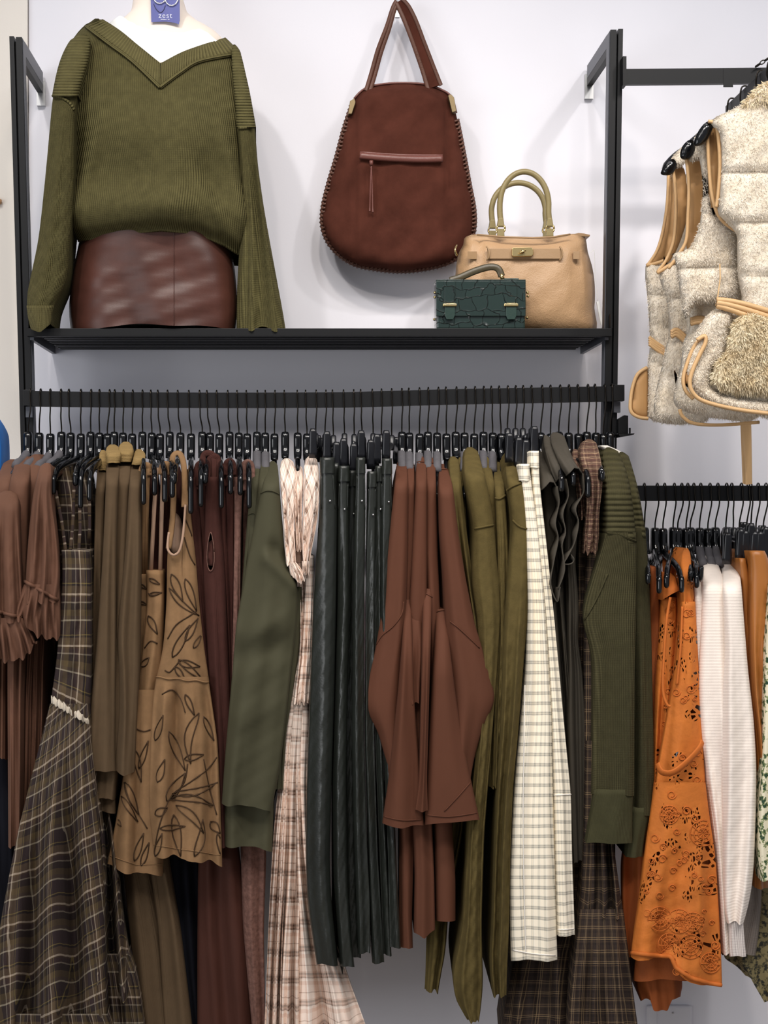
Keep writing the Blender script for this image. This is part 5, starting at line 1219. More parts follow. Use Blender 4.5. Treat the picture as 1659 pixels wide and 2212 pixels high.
wtrou(54, 'cream checked trousers with the narrower leg beside the charcoal tops', [(976, 1145, 1163), (1050, 1150, 1166), (1150, 1158, 1178), (1300, 1172, 1194), (1450, 1182, 1208), (1600, 1190, 1222), (1720, 1194, 1234), (1850, 1198, 1236), (2022, 1202, 1242)], 2.80, 122, [[(1196, 1718), (1215, 1717), (1234, 1716)], [(1204, 2008), (1222, 2008), (1240, 2006)]])

# --- charcoal tops with open cap sleeves
def chtop(i, lab, cap, capY, body, Yf, seed):
    c = G(cap, Yf=Yf, Yb=3.06, fold=(1.2, .004), seed=seed, sh=75, topY=2.96, nU=30, hem=[(-1, 12), (-.5, 4), (0, -6), (.6, -4), (1, 8)], taper=.7, back=HX(i), bul=.03)
    b = G(body, Yf=Yf + .06, sh=0, Yb=3.1, fold=(1.2, .016), seed=seed + 2, nU=44, back=HX(i), taper=.6)
    t = garment('cap_sleeve_top', lab, 'top', 'charcoal cap-sleeve tops', [('cap_sleeve', c, M['char']), ('body', b, M['char'])], H_NECK[i])
    MB().tube([P(c.surf(s_, c.y1)[1], c.y1 + c.hemdy(s_, 1), c.surf(s_, c.y1)[0]) for s_ in np.linspace(-1, 1, 21)], .0014, 5).build('sleeve_edge', M['char'], t)
chtop(55, 'charcoal cap-sleeve top beside the cream trousers', [(975, 1163, 1178), (1000, 1165, 1186), (1030, 1168, 1196), (1046, 1170, 1204)], 0, [(1040, 1168, 1206), (1120, 1176, 1212), (1200, 1182, 1210), (1260, 1188, 1214), (1400, 1200, 1226), (1700, 1222, 1244)], 2.80, 131)
chtop(56, 'charcoal cap-sleeve top with wavy side edge, second from the cream trousers', [(940, 1170, 1186), (965, 1174, 1198), (1000, 1184, 1214), (1030, 1200, 1222)], 0, [(1026, 1198, 1226), (1100, 1200, 1222), (1200, 1196, 1222), (1300, 1196, 1220), (1500, 1214, 1236), (1800, 1228, 1250)], 2.81, 132)
chtop(57, 'charcoal cap-sleeve top with the highest rounded shoulder', [(934, 1182, 1216), (960, 1188, 1224), (990, 1202, 1234), (1016, 1222, 1258)], 0, [(1010, 1220, 1260), (1070, 1224, 1252), (1130, 1220, 1248), (1180, 1222, 1246), (1215, 1218, 1240), (1240, 1222, 1246), (1340, 1224, 1252), (1376, 1226, 1246), (1440, 1226, 1258), (1560, 1222, 1266), (1700, 1228, 1266), (1862, 1238, 1262)], 2.79, 133)
# rippled front edges of the charcoal tops
for o_, pts in (('cap_sleeve_top', [(1204, 1050), (1208, 1085), (1200, 1130), (1206, 1165), (1196, 1215), (1190, 1262), (1204, 1300), (1210, 1268)]), ('cap_sleeve_top.001', [(1223, 1034), (1228, 1070), (1216, 1110), (1222, 1150), (1214, 1180), (1220, 1230), (1206, 1272)]),
                ('cap_sleeve_top.002', [(1259, 1022), (1262, 1060), (1244, 1098), (1250, 1130), (1242, 1170), (1228, 1200), (1219, 1217), (1234, 1218), (1240, 1208), (1234, 1198)])):
    R_ = []
    for k_, p_ in enumerate(catmull([(x, y, 0) for x, y in pts], 5)):
        w_ = 5 + 4 * math.sin(k_ * .8)
        R_.append((P(p_.x, p_.y, 2.80), P(p_.x - w_, p_.y, 2.825 + .006 * math.sin(k_)), P(p_.x - w_ - 5, p_.y, 2.86)))
    MB().grid([[r_[j] for r_ in R_] for j in range(3)]).build('rippled_edge', M['char'], bpy.data.objects[o_], solid=.0018)
# --- brown plaid dresses
def bpd(i, lab, sl, bod, skirt, Yf, seed):
    parts = [('sleeve', G(sl, Yf=Yf, Yb=3.08, fold=(2.0, .010), seed=seed, back=HX(i), sh=60, nU=34, puckers=.6), M['bplaid2']),
             ('bodice', G(bod, Yf=Yf + .05, Yb=3.1, sh=0, fold=(1.5, .008), seed=seed + 1, back=HX(i)), M['bplaid'])]
    for n, (r_, dY) in enumerate(skirt): parts.append(('skirt_tier', G(r_, Yf=Yf + dY, Yb=3.12, sh=0, fold=(2.4 + n, .016), seed=seed + 2 + n, nU=54, uref=.15 + .05*n, closed_top=False, taper=.7, ufold=.35), M['bplaid']))
    return garment('plaid_dress', lab, 'dress', 'brown plaid dresses', parts, H_NECK[i])
bpd(60, 'brown plaid dress with crinkled ruffled sleeve and tiered skirt beside the army ribbed sweater', [(948, 1262, 1284), (975, 1246, 1296), (1010, 1258, 1302), (1060, 1266, 1302), (1110, 1270, 1292), (1160, 1262, 1296), (1196, 1262, 1290)],
    [(1190, 1268, 1294), (1400, 1262, 1300), (1640, 1258, 1310)], [([(1600, 1266, 1320), (1830, 1262, 1326), (1960, 1254, 1344), (1976, 1250, 1346)], .02), ([(1964, 1252, 1346), (2060, 1242, 1358), (2160, 1232, 1370), (2260, 1226, 1384)], .01)], 2.80, 141)
bpd(59, 'brown plaid dress behind its twin, skirt spreading under the cream trousers', [(970, 1234, 1250), (1000, 1236, 1258), (1060, 1246, 1270), (1120, 1250, 1272)], [(1110, 1250, 1268), (1500, 1246, 1264), (1800, 1230, 1262)], [([(1780, 1190, 1262), (2000, 1150, 1256), (2060, 1112, 1250), (2150, 1096, 1250), (2260, 1078, 1252)], .05)], 2.83, 146)
# --- army ribbed sweaters
def ribbed(i, lab, yoke, arm, cuff, Yf, seed, seams=(), under=None):
    y = G(yoke, Yf=Yf, Yb=3.01, fold=(.8, .003), seed=seed, back=HX(i), sh=110, nU=34, topY=2.95, uref=.1)
    a = G(arm, Yf=Yf, Yb=3.0, sh=0, fold=(1.0, .007), seed=seed + 1, back=HX(i), nU=40, uref=.12, sharp=.1)
    c = G(cuff, Yf=Yf - .004, Yb=3.0, sh=0, fold=(1.0, .003), seed=seed + 2, nU=34, uref=.11)
    t = garment('ribbed_sweater', lab, 'sweater', 'army green ribbed sweaters', [('shoulder_yoke', y, M['rib_v']), ('sleeve', a, M['rib']), ('cuff', c, M['rib_f'])], H_NECK[i])
    for g, s_ in seams: seam(a if g else y, s_, .0022).build('seam', M['rib'], t)
    return t
ribbed(61, 'army green ribbed sweater with broad sleeve and fold-back cuff over the brown plaid skirt', [(966, 1300, 1326), (990, 1298, 1346), (1040, 1308, 1360), (1100, 1310, 1368), (1160, 1308, 1374), (1172, 1306, 1375)],
       [(1150, 1308, 1374), (1190, 1298, 1375), (1250, 1278, 1375), (1320, 1258, 1374), (1345, 1257, 1373), (1380, 1272, 1373), (1420, 1281, 1372), (1550, 1281, 1371), (1716, 1278, 1370)], [(1706, 1282, 1368), (1740, 1280, 1366), (1822, 1266, 1366)], 2.785, 151, [(0, [(1312, 1152), (1340, 1156), (1374, 1170)]), (1, [(1262, 1340), (1290, 1290), (1312, 1240)])])
ribbed(62, 'army green ribbed sweater behind its twin at the rail end', [(976, 1332, 1352), (1000, 1334, 1364), (1060, 1352, 1380), (1130, 1364, 1392), (1160, 1366, 1396)], [(1140, 1364, 1394), (1250, 1366, 1402), (1400, 1368, 1408), (1600, 1366, 1412), (1760, 1364, 1412)], [(1745, 1362, 1410), (1800, 1360, 1392), (1852, 1352, 1388)], 2.815, 154)
o = G([(962, 1296, 1312), (974, 1300, 1340), (985, 1330, 1352)], Yf=2.95, Yb=3.05, sh=0, fold=(1, .001), seed=3).build().build('tissue_collar', M['white'], loc=P(1322, 985, 3.0)); tag(o, 'white tissue liner peeking out above the army ribbed sweaters', 'tissue liner')
# ------------------------------------------------------------------ right bay, lower rail
M['lace_o'] = None
def m_lace(name, hexc):
    t = NT(name); c = lin(hexc)
    t.color(t.ramp(t.noise(20, 4), [(.3, dk(c, .86)), (.7, dk(c, 1.12))]))
    big = t.new('ShaderNodeTexVoronoi'); big.inputs['Scale'].default_value = 15; t.l(t.uv(), big.inputs['Vector'])
    sm_ = t.new('ShaderNodeTexVoronoi', feature='DISTANCE_TO_EDGE'); sm_.inputs['Scale'].default_value = 95; t.l(t.uv(), sm_.inputs['Vector'])
    flower = t.math('LESS_THAN', big.outputs['Distance'], .44)
    rare = t.math('GREATER_THAN', t.noise(7, 1, t.uv()), .42)
    hole = t.math('MULTIPLY', t.math('MULTIPLY', flower, rare), t.math('GREATER_THAN', sm_.outputs['Distance'], .17))
    tr = t.new('ShaderNodeBsdfTransparent'); mx = t.new('ShaderNodeMixShader')
    t.l(hole, mx.inputs[0]); t.l(t.b.outputs[0], mx.inputs[1]); t.l(tr.outputs[0], mx.inputs[2]); t.l(mx.outputs[0], t.out.inputs[0])
    rim = t.math('LESS_THAN', t.math('ABSOLUTE', t.math('SUBTRACT', big.outputs['Distance'], .40)), .05)
    t.bump(rim, .5, .003); t.bump(t.noise(60, 3), .5, .003)
    t.set(Roughness=.7, Specular_IOR_Level=.25); return t.m
M['orange'] = m_lace('orange_cutwork', 'C4702E')
M['orange_p'] = m_cloth('orange_cotton', 'C0692C', .75, .12, 500, .2)
M['orange_d'] = m_cloth('burnt_orange_lining', '8E4A22', .75, .14, 300, .3)
M['satin'] = m_cloth('caramel_satin', 'A8692F', .42, .06, 1500, .05, 0, .5)
M['cable'] = m_knit('white_cable_knit', 'EFE4DA', .0058, 'v', .13, .03, .0, fuzz=.25)
M['cable_u'] = m_knit('white_rib_knit', 'EDE2DB', .0065, 'u', .7, .03, .16)
M['mauve'] = m_knit('grey_rib_knit', '8A8078', .006, 'u', .5, .05, .2)
def m_print(name, a, b, c_, scale):
    t = NT(name)
    t.color(t.ramp(t.noise(scale, 3, rough=.6), [(0, lin(c_)), (.40, lin(c_)), (.43, lin(b)), (.47, lin(b)), (.49, lin(a)), (1, lin(a))], True)); t.set(Roughness=.8); return t.m
M['print_l'] = m_print('green_floral_print', 'E6DEC4', '7E8A5C', '24402E', 75)
M['print_d'] = m_print('dark_mottled_print', '8A7E58', '5E563C', '2A2A24', 90)
RTOP = [1392, 1420, 1436, 1457, 1473, 1486, 1499, 1514, 1534, 1551, 1570, 1581, 1602, 1617, 1622, 1638, 1655]
RNECK = [1392, 1415, 1432, 1454, 1464, 1482, 1491, 1511, 1529, 1545, 1568, 1584, 1597, 1613, 1622, 1633, 1649]
rg = {0: 'orange lace dress', 1: 'orange lace dress', 2: 'orange lace dress', 3: 'orange lace dress', 4: 'orange lace dress', 5: 'white cable sweater', 6: 'white cable sweater', 7: 'white cable sweater', 8: 'white cable sweater', 9: 'white cable sweater'}
tips = {0: (1400, 1262), 1: (1424, 1282), 2: (1472, 1280), 3: (1440, 1270), 4: (1514, 1238), 5: (1492, 1250)}
for i in range(17):
    if i >= 10:
        xf, yf = {10: (1570, 1150), 11: (1598, 1142), 12: (1608, 1146), 13: (1620, 1130), 14: (1628, 1148), 15: (1640, 1148), 16: (1652, 1138)}[i]
        clip_hanger(RTOP[i], RNECK[i], 1140, xf, yf, '%s black clip hanger on the lower rail, counting from the white sweaters' % ORD[i - 10], 'clip hangers of the lower rail', yrail=1049, tall=72)
    else:
        tp = tips.get(i, (RNECK[i] + 14, 1270))
        hanger(RTOP[i], RNECK[i], 1140 + (i % 3), tp[0] - RNECK[i], tp[1], foam=i in (7, 8, 9), bare=i < 7, span=.205 if i < 7 else .15, label='%s black hanger of the %s on the lower rail, counting from the upright' % (ORD[i if i < 5 else i - 5], 'orange dresses' if i < 5 else 'white sweaters'), group='hangers of the %ss%s' % (rg[i].replace('dress', 'dresse'), ' with foam' if i in (7, 8, 9) else ''), yrail=1049, neckh=56)
RX = lambda i: XW(RNECK[i], RAIL)
def curl(x, y, r, turns=1.25, d=1): return [(x + r*(1-.6*k/14)*math.cos(d*turns*6.28*k/14), y + r*(1-.6*k/14)*math.sin(d*turns*6.28*k/14)) for k in range(15)]
def odress(lab, i, bod, skirt, Yf, seed, hem, lower=None, ncurl=40, strapp=None):
    b = G(bod, Yf=Yf + .015, Yb=3.1, sh=0, fold=(1.4, .007), seed=seed, back=RX(i), nU=44, uref=.1)
    s_ = G(skirt, Yf=Yf, Yb=3.12, sh=0, fold=(1.7, .016), seed=seed + 1, back=RX(i), nU=60, uref=.22, closed_top=False, hem=hem, puckers=.15)
    li = G([(r[0], r[1] + 5, r[2] - 5) for r in skirt], Yf=Yf + .03, Yb=3.08, sh=0, fold=(1.7, .006), seed=seed + 1, back=RX(i), nU=30, closed_top=False, taper=.5)
    t = garment('lace_dress', lab, 'dress', 'orange lace dresses', [('bodice', b, M['orange']), ('skirt', s_, M['orange']), ('lining', li, M['orange_d'])] + ([('underskirt', lower, M['orange_d'])] if lower else []), RNECK[i])
    rnd = random.Random(seed)
    for g, n in ((b, ncurl // 3), (s_, ncurl)):
        st = []
        for _ in range(n):
            y = rnd.uniform(g.y0 + 10, g.y1 - 10); xl, xr = np.interp(y, g.py, g.xl), np.interp(y, g.py, g.xr)
            st.append(curl(rnd.uniform(xl + 10, xr - 10), y, rnd.uniform(5, 11), 1.3, rnd.choice((-1, 1))))
        embroider(t, g, st, .0011, .001, 'orange_p', 'scroll_embroidery')
    hm = [P(s_.surf(q, s_.y1)[1], s_.y1 - 8 + s_.hemdy(q, 1), s_.surf(q, s_.y1)[0] - .001) for q in np.linspace(-.98, .98, 50)]
    MB().tube(hm, .0045, 6).build('hem_border', M['orange_p'], t)
    fl = []      # corded flowers above the hem
    for fx, fy, r in ((-.45, 1985, 26), (.02, 1990, 26), (.35, 1995, 24), (-.2, 2040, 24), (.3, 2045, 26), (.75, 2080, 22), (.72, 1800, 28), (-.35, 1760, 20)):
        if fy > s_.y1: continue
        xl, xr = np.interp(fy, s_.py, s_.xl), np.interp(fy, s_.py, s_.xr); cx = xl + (xr - xl)*(fx+1)/2
        for k in range(3):
            fl.append([(cx + r*(1-.3*k)*math.cos(a), fy + r*(1-.3*k)*math.sin(a)) for a in np.linspace(0, 6.283, 21)])
        for k in range(9):
            a = 6.283*k/9; fl.append([(cx + r*q*math.cos(a + .3*q), fy + r*q*math.sin(a + .3*q)) for q in np.linspace(.1, .95, 5)])
    embroider(t, s_, fl, .0010, .0014, 'orange_p', 'corded_flower')
    return t, b
low = G([(2040, 1372, 1470), (2100, 1372, 1474), (2170, 1378, 1474), (2182, 1384, 1470)], Yf=2.85, Yb=3.08, sh=0, fold=(1.8, .010), seed=163, closed_top=False, hem=[(-1, -18), (-.5, -22), (-.35, 0), (.35, 4), (.6, -24), (1, -30)])
t, b = odress('orange lace cutwork dress with tied waist, foremost on the lower rail', 4, [(1300, 1472, 1502), (1360, 1468, 1505), (1450, 1456, 1510), (1550, 1440, 1516), (1640, 1424, 1521), (1700, 1416, 1524)],
          [(1690, 1414, 1524), (1760, 1404, 1532), (1850, 1392, 1546), (1950, 1380, 1552), (2050, 1370, 1558), (2118, 1363, 1560)], 2.79, 161, [(-1, -52), (-.5, -46), (-.12, -44), (-.02, -20), (.3, 2), (.7, 14), (1, 18)], low)
G([(1184, 1476, 1490), (1200, 1470, 1492), (1250, 1470, 1496), (1330, 1472, 1502)], Yf=2.81, Yb=3.0, sh=55, topY=2.90, fold=(1.2, .004), seed=6, nU=24, taper=.7).build().build('shoulder_strap', M['orange'], t)
MB().tube(catmull([P(1420, 1650, 2.795), P(1430, 1668, 2.785), P(1455, 1668, 2.78), P(1485, 1645, 2.782), P(1510, 1618, 2.79), P(1517, 1602, 2.80)], 5), .0055, 8, flat=(1.4, .5)).build('waist_tie', M['orange_p'], t)
MB().tube(catmull([b.front(1474, 1310, .004), b.front(1470, 1400, .004), b.front(1462, 1480, .004)], 8), .0025, 6).build('placket', M['orange_p'], t)
t, b = odress('orange lace dress with rounded cap shoulder behind the foremost one', 2, [(1290, 1428, 1462), (1400, 1420, 1464), (1550, 1410, 1450), (1700, 1408, 1440)], [(1690, 1400, 1440), (1850, 1390, 1430), (2000, 1376, 1420), (2070, 1368, 1410)], 2.83, 165, None, ncurl=18)
G([(1238, 1436, 1456), (1262, 1432, 1464), (1290, 1430, 1467)], Yf=2.81, Yb=3.05, sh=40, topY=2.86, fold=(1, .002), seed=3, nU=20, hem=[(-1, 8), (0, -6), (1, -14)]).build().build('cap_sleeve', M['orange_p'], t)
MB().tube(catmull([P(1448, 1290, 2.812), P(1440, 1340, 2.808), P(1434, 1420, 2.808), P(1432, 1490, 2.806), P(1440, 1520, 2.804), P(1448, 1526, 2.804)], 6), .0028, 6).build('armhole_binding', M['orange_p'], t)
t = thing('lace_dress', (RX(1), RAIL, ZW(2000, 2.86)), 'burnt orange lace dress deepest behind, beside the army sweaters', 'dress', 'orange lace dresses')
G([(1225, 1404, 1424), (1400, 1402, 1426), (1700, 1372, 1422), (1850, 1340, 1412), (2000, 1342, 1404), (2070, 1352, 1400)], Yf=2.86, sh=0, Yb=3.08, fold=(1.5, .008), seed=167, back=RX(1)).build().build('body', M['orange_d'], t)

# white cable sweaters
def csweat(i, lab, rows, Yf, seed, cuff=None):
    a = G(rows, Yf=Yf, Yb=3.1, fold=(1.1, .009), seed=seed, back=RX(i), sh=80, nU=40, uref=.09, sharp=.2, puckers=.15)
    return garment('cable_sweater', lab, 'sweater', 'white cable sweaters', [('sleeve', a, M['cable'])] + ([('cuff', G(cuff, Yf=Yf + .012, Yb=Yf + .07, sh=0, fold=(1, .002), seed=seed, nU=26, uref=.05), M['cable_u'])] if cuff else []), RNECK[i])
csweat(7, 'white cable knit sweater beside the orange dress', [(1212, 1502, 1518), (1260, 1498, 1524), (1350, 1500, 1526), (1500, 1504, 1540), (1700, 1524, 1560), (1900, 1552, 1580)], 2.825, 171)
csweat(8, 'white cable knit sweater between its two neighbours', [(1196, 1520, 1540), (1230, 1518, 1558), (1300, 1516, 1574), (1350, 1514, 1574), (1420, 1510, 1576), (1500, 1508, 1584), (1600, 1516, 1584), (1800, 1544, 1590), (2000, 1560, 1590), (2062, 1564, 1592)], 2.805, 172)
csweat(9, 'white cable knit sweater with full sleeve and ribbed cuff, beside the caramel satin', [(1202, 1566, 1590), (1240, 1560, 1600), (1300, 1562, 1604), (1400, 1566, 1612), (1450, 1562, 1616), (1550, 1558, 1628), (1650, 1558, 1634), (1750, 1560, 1633), (1850, 1561, 1630), (1920, 1562, 1624), (1980, 1564, 1612), (1994, 1572, 1606)], 2.785, 173, [(1984, 1573, 1605), (2030, 1574, 1608), (2066, 1576, 1612)])
garment('grey_sweater', 'grey ribbed sweater showing behind the white cuff', 'sweater', None, [('body', G([(1500, 1590, 1640), (1850, 1592, 1646), (1960, 1588, 1645), (2040, 1562, 1636), (2062, 1560, 1632)], Yf=2.87, sh=0, Yb=3.05, fold=(1.2, .006), seed=174), M['mauve'])], 1610)
garment('satin_skirt', 'caramel satin skirt with gathered waist at the edge of the lower rail', 'skirt', None, [('body', G([(1190, 1618, 1652), (1215, 1622, 1668), (1300, 1618, 1664), (1400, 1620, 1652), (1500, 1624, 1656), (1600, 1634, 1668), (1700, 1640, 1680), (1900, 1642, 1700)], Yf=2.81, sh=0, Yb=3.05, fold=(1.4, .010), seed=175), M['satin'])], 1640)
garment('satin_camisole', 'caramel satin top between the white sweater and the satin skirt', 'top', None, [('body', G([(1206, 1596, 1610), (1240, 1600, 1620), (1300, 1606, 1620), (1500, 1616, 1634), (1700, 1626, 1646), (1920, 1630, 1660)], Yf=2.84, sh=0, Yb=3.05, fold=(1.2, .006), seed=176), M['satin'])], 1610)
garment('print_dress', 'pale dress with dark green floral print at the end of the lower rail', 'dress', None, [('body', G([(1262, 1662, 1740), (1400, 1652, 1740), (1500, 1650, 1740), (1650, 1645, 1740), (1760, 1638, 1740), (1850, 1636, 1740), (1900, 1644, 1740)], Yf=2.78, sh=0, Yb=3.0, fold=(1.6, .010), seed=177), M['print_l'])], 1690)
garment('print_dress', 'dark mottled print dress behind the white sweater cuff', 'dress', None, [('body', G([(1880, 1600, 1740), (1960, 1590, 1740), (2050, 1562, 1740), (2110, 1564, 1740), (2166, 1610, 1740)], Yf=2.90, sh=0, Yb=3.1, fold=(2, .012), seed=178, hem=[(-1, -60), (-.55, -40), (-.4, 0), (1, 20)]), M['print_d'])], 1650)

# ------------------------------------------------------------------ cream fur vests on the face-out arm
M['fur'] = m_fur('cream_fur', 'E9DFCF', 'D8CAB4', 26)
M['furs'] = m_fur('cream_fur_strands', 'EFE6D8', 'DDD0BC', 30)
M['sherpa'] = m_fur('curly_cream_fleece', 'F0E4C8', 'DAC49C', 40)
M['lining'] = m_cloth('tan_quilted_lining', 'BB905F', .55, .08, 300, .1, 0, .35)
M['piping'] = m_cloth('pale_tan_piping', 'CFA878', .5, .06, 300, .1, 0, .4)
def quilt(lines, amp=.012, wd=7):
    return lambda x, y: sum(amp * math.exp(-((y - (l[0] + l[1]*(x - 1500))) / wd) ** 2) for l in lines)
def furpanel(t, name, poly, Y, th, lines=(), n=5000, L=.006, seed=0, mat='fur', smat='furs', w=.0007, extra=None, tb=.02, edge=26, tilt=(0, 0), droop=.5):
    pf = puff(poly, Y, th, tb, 9, edge=edge, noise=.002, seed=seed, wob=quilt(lines), sm=3, tilt=tilt)
    o = pf.build(name, M[mat], t)
    s_ = fur_strands(pf, int(n * 1.6), L * (.46 if smat == 'furs' else .6), w * .8, seed, droop).build('fur_pile', M[smat], o, smooth=False); s_['kind'] = 'stuff'
    return o
def pipe(t, pts, Y, r=.0034, name='piping', mat='piping', n=5):
    Ys = Y if isinstance(Y, (list, tuple)) else [Y] * len(pts)
    return MB().tube(catmull([P(x, y, q) for (x, y), q in zip(pts, Ys)], n), r, 6).build(name, M[mat], t)
def flat(t, name, poly, Y, mat, th=.004, lines=()):
    return puff(poly, Y, th, .003, 9, edge=10, noise=.001, wob=quilt(lines, .003, 4), sm=3).build(name, M[mat], t)
VY = [2.66, 2.76, 2.86, 2.95]
# foremost vest
t = thing('fur_vest', P(1655, 900, VY[0]), 'cream fur quilted vest with curly fleece collar, foremost on the face-out arm', 'vest', 'cream fur vests')
furpanel(t, 'front_panel', [(1536, 260), (1600, 226), (1650, 182), (1720, 175), (1760, 400), (1760, 900), (1659, 884), (1580, 868), (1520, 846), (1497, 818), (1498, 780), (1515, 735), (1545, 668), (1600, 655), (1594, 600), (1592, 540), (1590, 505), (1566, 478), (1550, 455), (1553, 400), (1556, 330), (1549, 285)],
         VY[0], .035, [(373, -.01), (481, 0), (591, .02)], 15000, .010, 1)
furpanel(t, 'side_panel', [(1502, 300), (1530, 266), (1534, 330), (1530, 420), (1545, 460), (1588, 500), (1594, 560), (1596, 640), (1560, 650), (1530, 655), (1500, 660), (1480, 690), (1470, 640), (1458, 560), (1452, 548), (1490, 535), (1512, 480), (1518, 400), (1510, 340)], VY[0] + .045, .025, [(461, .02), (578, -.05)], 7000, .009, 2)
flat(t, 'lining', [(1528, 285), (1552, 290), (1556, 380), (1549, 448), (1540, 462), (1530, 400)], VY[0] + .03, 'lining', lines=[(350, 0), (400, 0)])
pipe(t, [(1530, 262), (1545, 268), (1552, 300), (1555, 360), (1551, 420), (1547, 448)], VY[0] - .008)
pipe(t, [(1528, 285), (1531, 350), (1536, 410), (1546, 452), (1562, 478), (1588, 498)], VY[0] + .012)
furpanel(t, 'pocket_flap', [(1545, 668), (1578, 672), (1580, 690), (1568, 735), (1560, 778), (1542, 790), (1532, 830), (1560, 850), (1620, 862), (1700, 872), (1700, 905), (1600, 892), (1540, 876), (1498, 850), (1478, 812), (1482, 770), (1500, 730), (1520, 690)], VY[0] - .03, .025, (), 8000, .009, 3)
furpanel(t, 'fleece_facing', [(1585, 690), (1620, 668), (1700, 690), (1740, 720), (1740, 850), (1640, 852), (1570, 846), (1535, 825), (1540, 785), (1562, 760), (1572, 720)], VY[0] - .028, .034, (), 9000, .014, 4, 'sherpa', 'sherpa', .0014, droop=.5)
for k, (dy, r) in enumerate(((0, .005), (9, .006), (18, .005))):
    pipe(t, [(1548, 648 + dy*.7), (1575, 650 + dy), (1620, 660 + dy*1.3), (1700, 684 + dy*1.5)], VY[0] - .05, r, 'waist_channel')
pipe(t, [(1506, 735), (1522, 726), (1524, 740), (1512, 765), (1496, 800), (1490, 830), (1502, 855), (1530, 870), (1590, 884), (1659, 893), (1720, 898)], VY[0] - .058, .0038, 'edge_piping')
pipe(t, [(1520, 727), (1500, 748), (1486, 780), (1476, 815), (1480, 842), (1498, 862)], VY[0] - .048, .0035, 'edge_piping')
flat(t, 'lining', [(1522, 735), (1512, 765), (1496, 800), (1490, 835), (1480, 830), (1480, 800), (1492, 768), (1508, 745)], VY[0] - .045, 'lining')
furpanel(t, 'collar', [(1600, 232), (1622, 205), (1650, 178), (1740, 165), (1740, 230), (1680, 240), (1640, 236)], VY[0] - .02, .02, (), 2600, .014, 5, 'fur', 'sherpa', .001)
MB().tube([P(1555, 570, VY[0] + .01), P(1556, 600, VY[0] + .008), P(1550, 645, VY[0] - .02), P(1546, 660, VY[0] - .03)], .0012, 5).build('drawcord', M['piping'], t)
# second vest
t = thing('fur_vest', P(1640, 905, VY[1]), 'cream fur quilted vest second on the face-out arm, wide tan armhole', 'vest', 'cream fur vests')
furpanel(t, 'shoulder', [(1482, 332), (1505, 302), (1540, 272), (1560, 320), (1530, 338), (1508, 344), (1494, 350)], VY[1], .015, (), 1800, .008, 11)
flat(t, 'lining', [(1484, 342), (1510, 336), (1526, 360), (1532, 420), (1526, 490), (1506, 540), (1486, 550), (1481, 480), (1486, 420)], VY[1] + .03, 'lining', lines=[(390, -.1), (500, -.2)])
furpanel(t, 'side_panel', [(1460, 556), (1490, 540), (1515, 525), (1560, 560), (1620, 640), (1640, 780), (1640, 900), (1560, 905), (1500, 895), (1462, 880), (1455, 850), (1470, 790), (1476, 740), (1490, 700), (1478, 640), (1466, 590)], VY[1] + .01, .035, [(628, -.15), (700, -.05)], 9000, .009, 12)
pipe(t, [(1482, 335), (1488, 400), (1486, 470), (1482, 520), (1464, 552), (1444, 580)], VY[1] - .004)
pipe(t, [(1462, 556), (1480, 548), (1496, 542), (1512, 520), (1522, 470)], VY[1] - .006)
for k in range(3): pipe(t, [(1492, 690 + 5*k), (1510, 686 + 5*k), (1530, 690 + 5*k)], VY[1] - .032, .004, 'waist_channel')
pipe(t, [(1468, 884), (1475, 900), (1500, 915), (1560, 918), (1640, 912)], VY[1] - .02, .0035, 'edge_piping')
# third vest
t = thing('fur_vest', P(1600, 910, VY[2]), 'cream fur quilted vest third on the face-out arm with a tan waist channel', 'vest', 'cream fur vests')
furpanel(t, 'shoulder', [(1448, 347), (1470, 320), (1500, 302), (1505, 330), (1484, 348), (1466, 362)], VY[2], .012, (), 1200, .008, 21)
flat(t, 'lining', [(1452, 366), (1474, 358), (1484, 400), (1484, 470), (1466, 530), (1448, 562), (1432, 570), (1444, 500), (1450, 430)], VY[2] + .03, 'lining', lines=[(430, -.1), (505, -.1)])
furpanel(t, 'side_panel', [(1424, 596), (1440, 575), (1460, 565), (1480, 590), (1510, 680), (1520, 800), (1530, 905), (1480, 915), (1430, 912), (1412, 890), (1418, 840), (1430, 790), (1438, 750), (1446, 715), (1440, 650)], VY[2] + .01, .03, [(640, -.12), (735, .1), (820, .2)], 6500, .009, 22)
pipe(t, [(1450, 350), (1458, 400), (1460, 460), (1455, 520), (1440, 560), (1420, 588)], VY[2] - .004)
pipe(t, [(1420, 590), (1444, 574), (1462, 562), (1474, 540)], VY[2] - .006)
for k in range(3): pipe(t, [(1450, 718 + 5*k), (1462, 712 + 6*k), (1482, 728 + 6*k)], VY[2] - .026, .0042, 'waist_channel')
flat(t, 'pocket_opening', [(1456, 800), (1463, 812), (1464, 832), (1459, 828)], VY[2] - .026, 'lining')
# last vest
t = thing('fur_vest', P(1560, 912, VY[3]), 'cream fur vest nearest the wall with its tan lining turned out at the hem', 'vest', 'cream fur vests')
furpanel(t, 'shoulder', [(1440, 362), (1458, 338), (1480, 322), (1480, 350), (1462, 362), (1456, 400), (1448, 380)], VY[3], .01, (), 600, .008, 31)
flat(t, 'lining', [(1446, 378), (1458, 374), (1464, 420), (1460, 490), (1444, 545), (1424, 566), (1400, 570), (1416, 545), (1432, 500), (1440, 440)], VY[3] + .025, 'lining', lines=[(440, -.1), (520, -.1)])
furpanel(t, 'side_panel', [(1394, 576), (1420, 570), (1448, 580), (1470, 680), (1480, 800), (1490, 905), (1440, 915), (1400, 900), (1396, 860), (1398, 800), (1404, 740), (1400, 660)], VY[3] + .005, .028, [(642, .05), (712, .12), (800, .2)], 6000, .009, 32)
pipe(t, [(1444, 372), (1442, 430), (1434, 490), (1420, 540), (1398, 574)], VY[3] - .004)
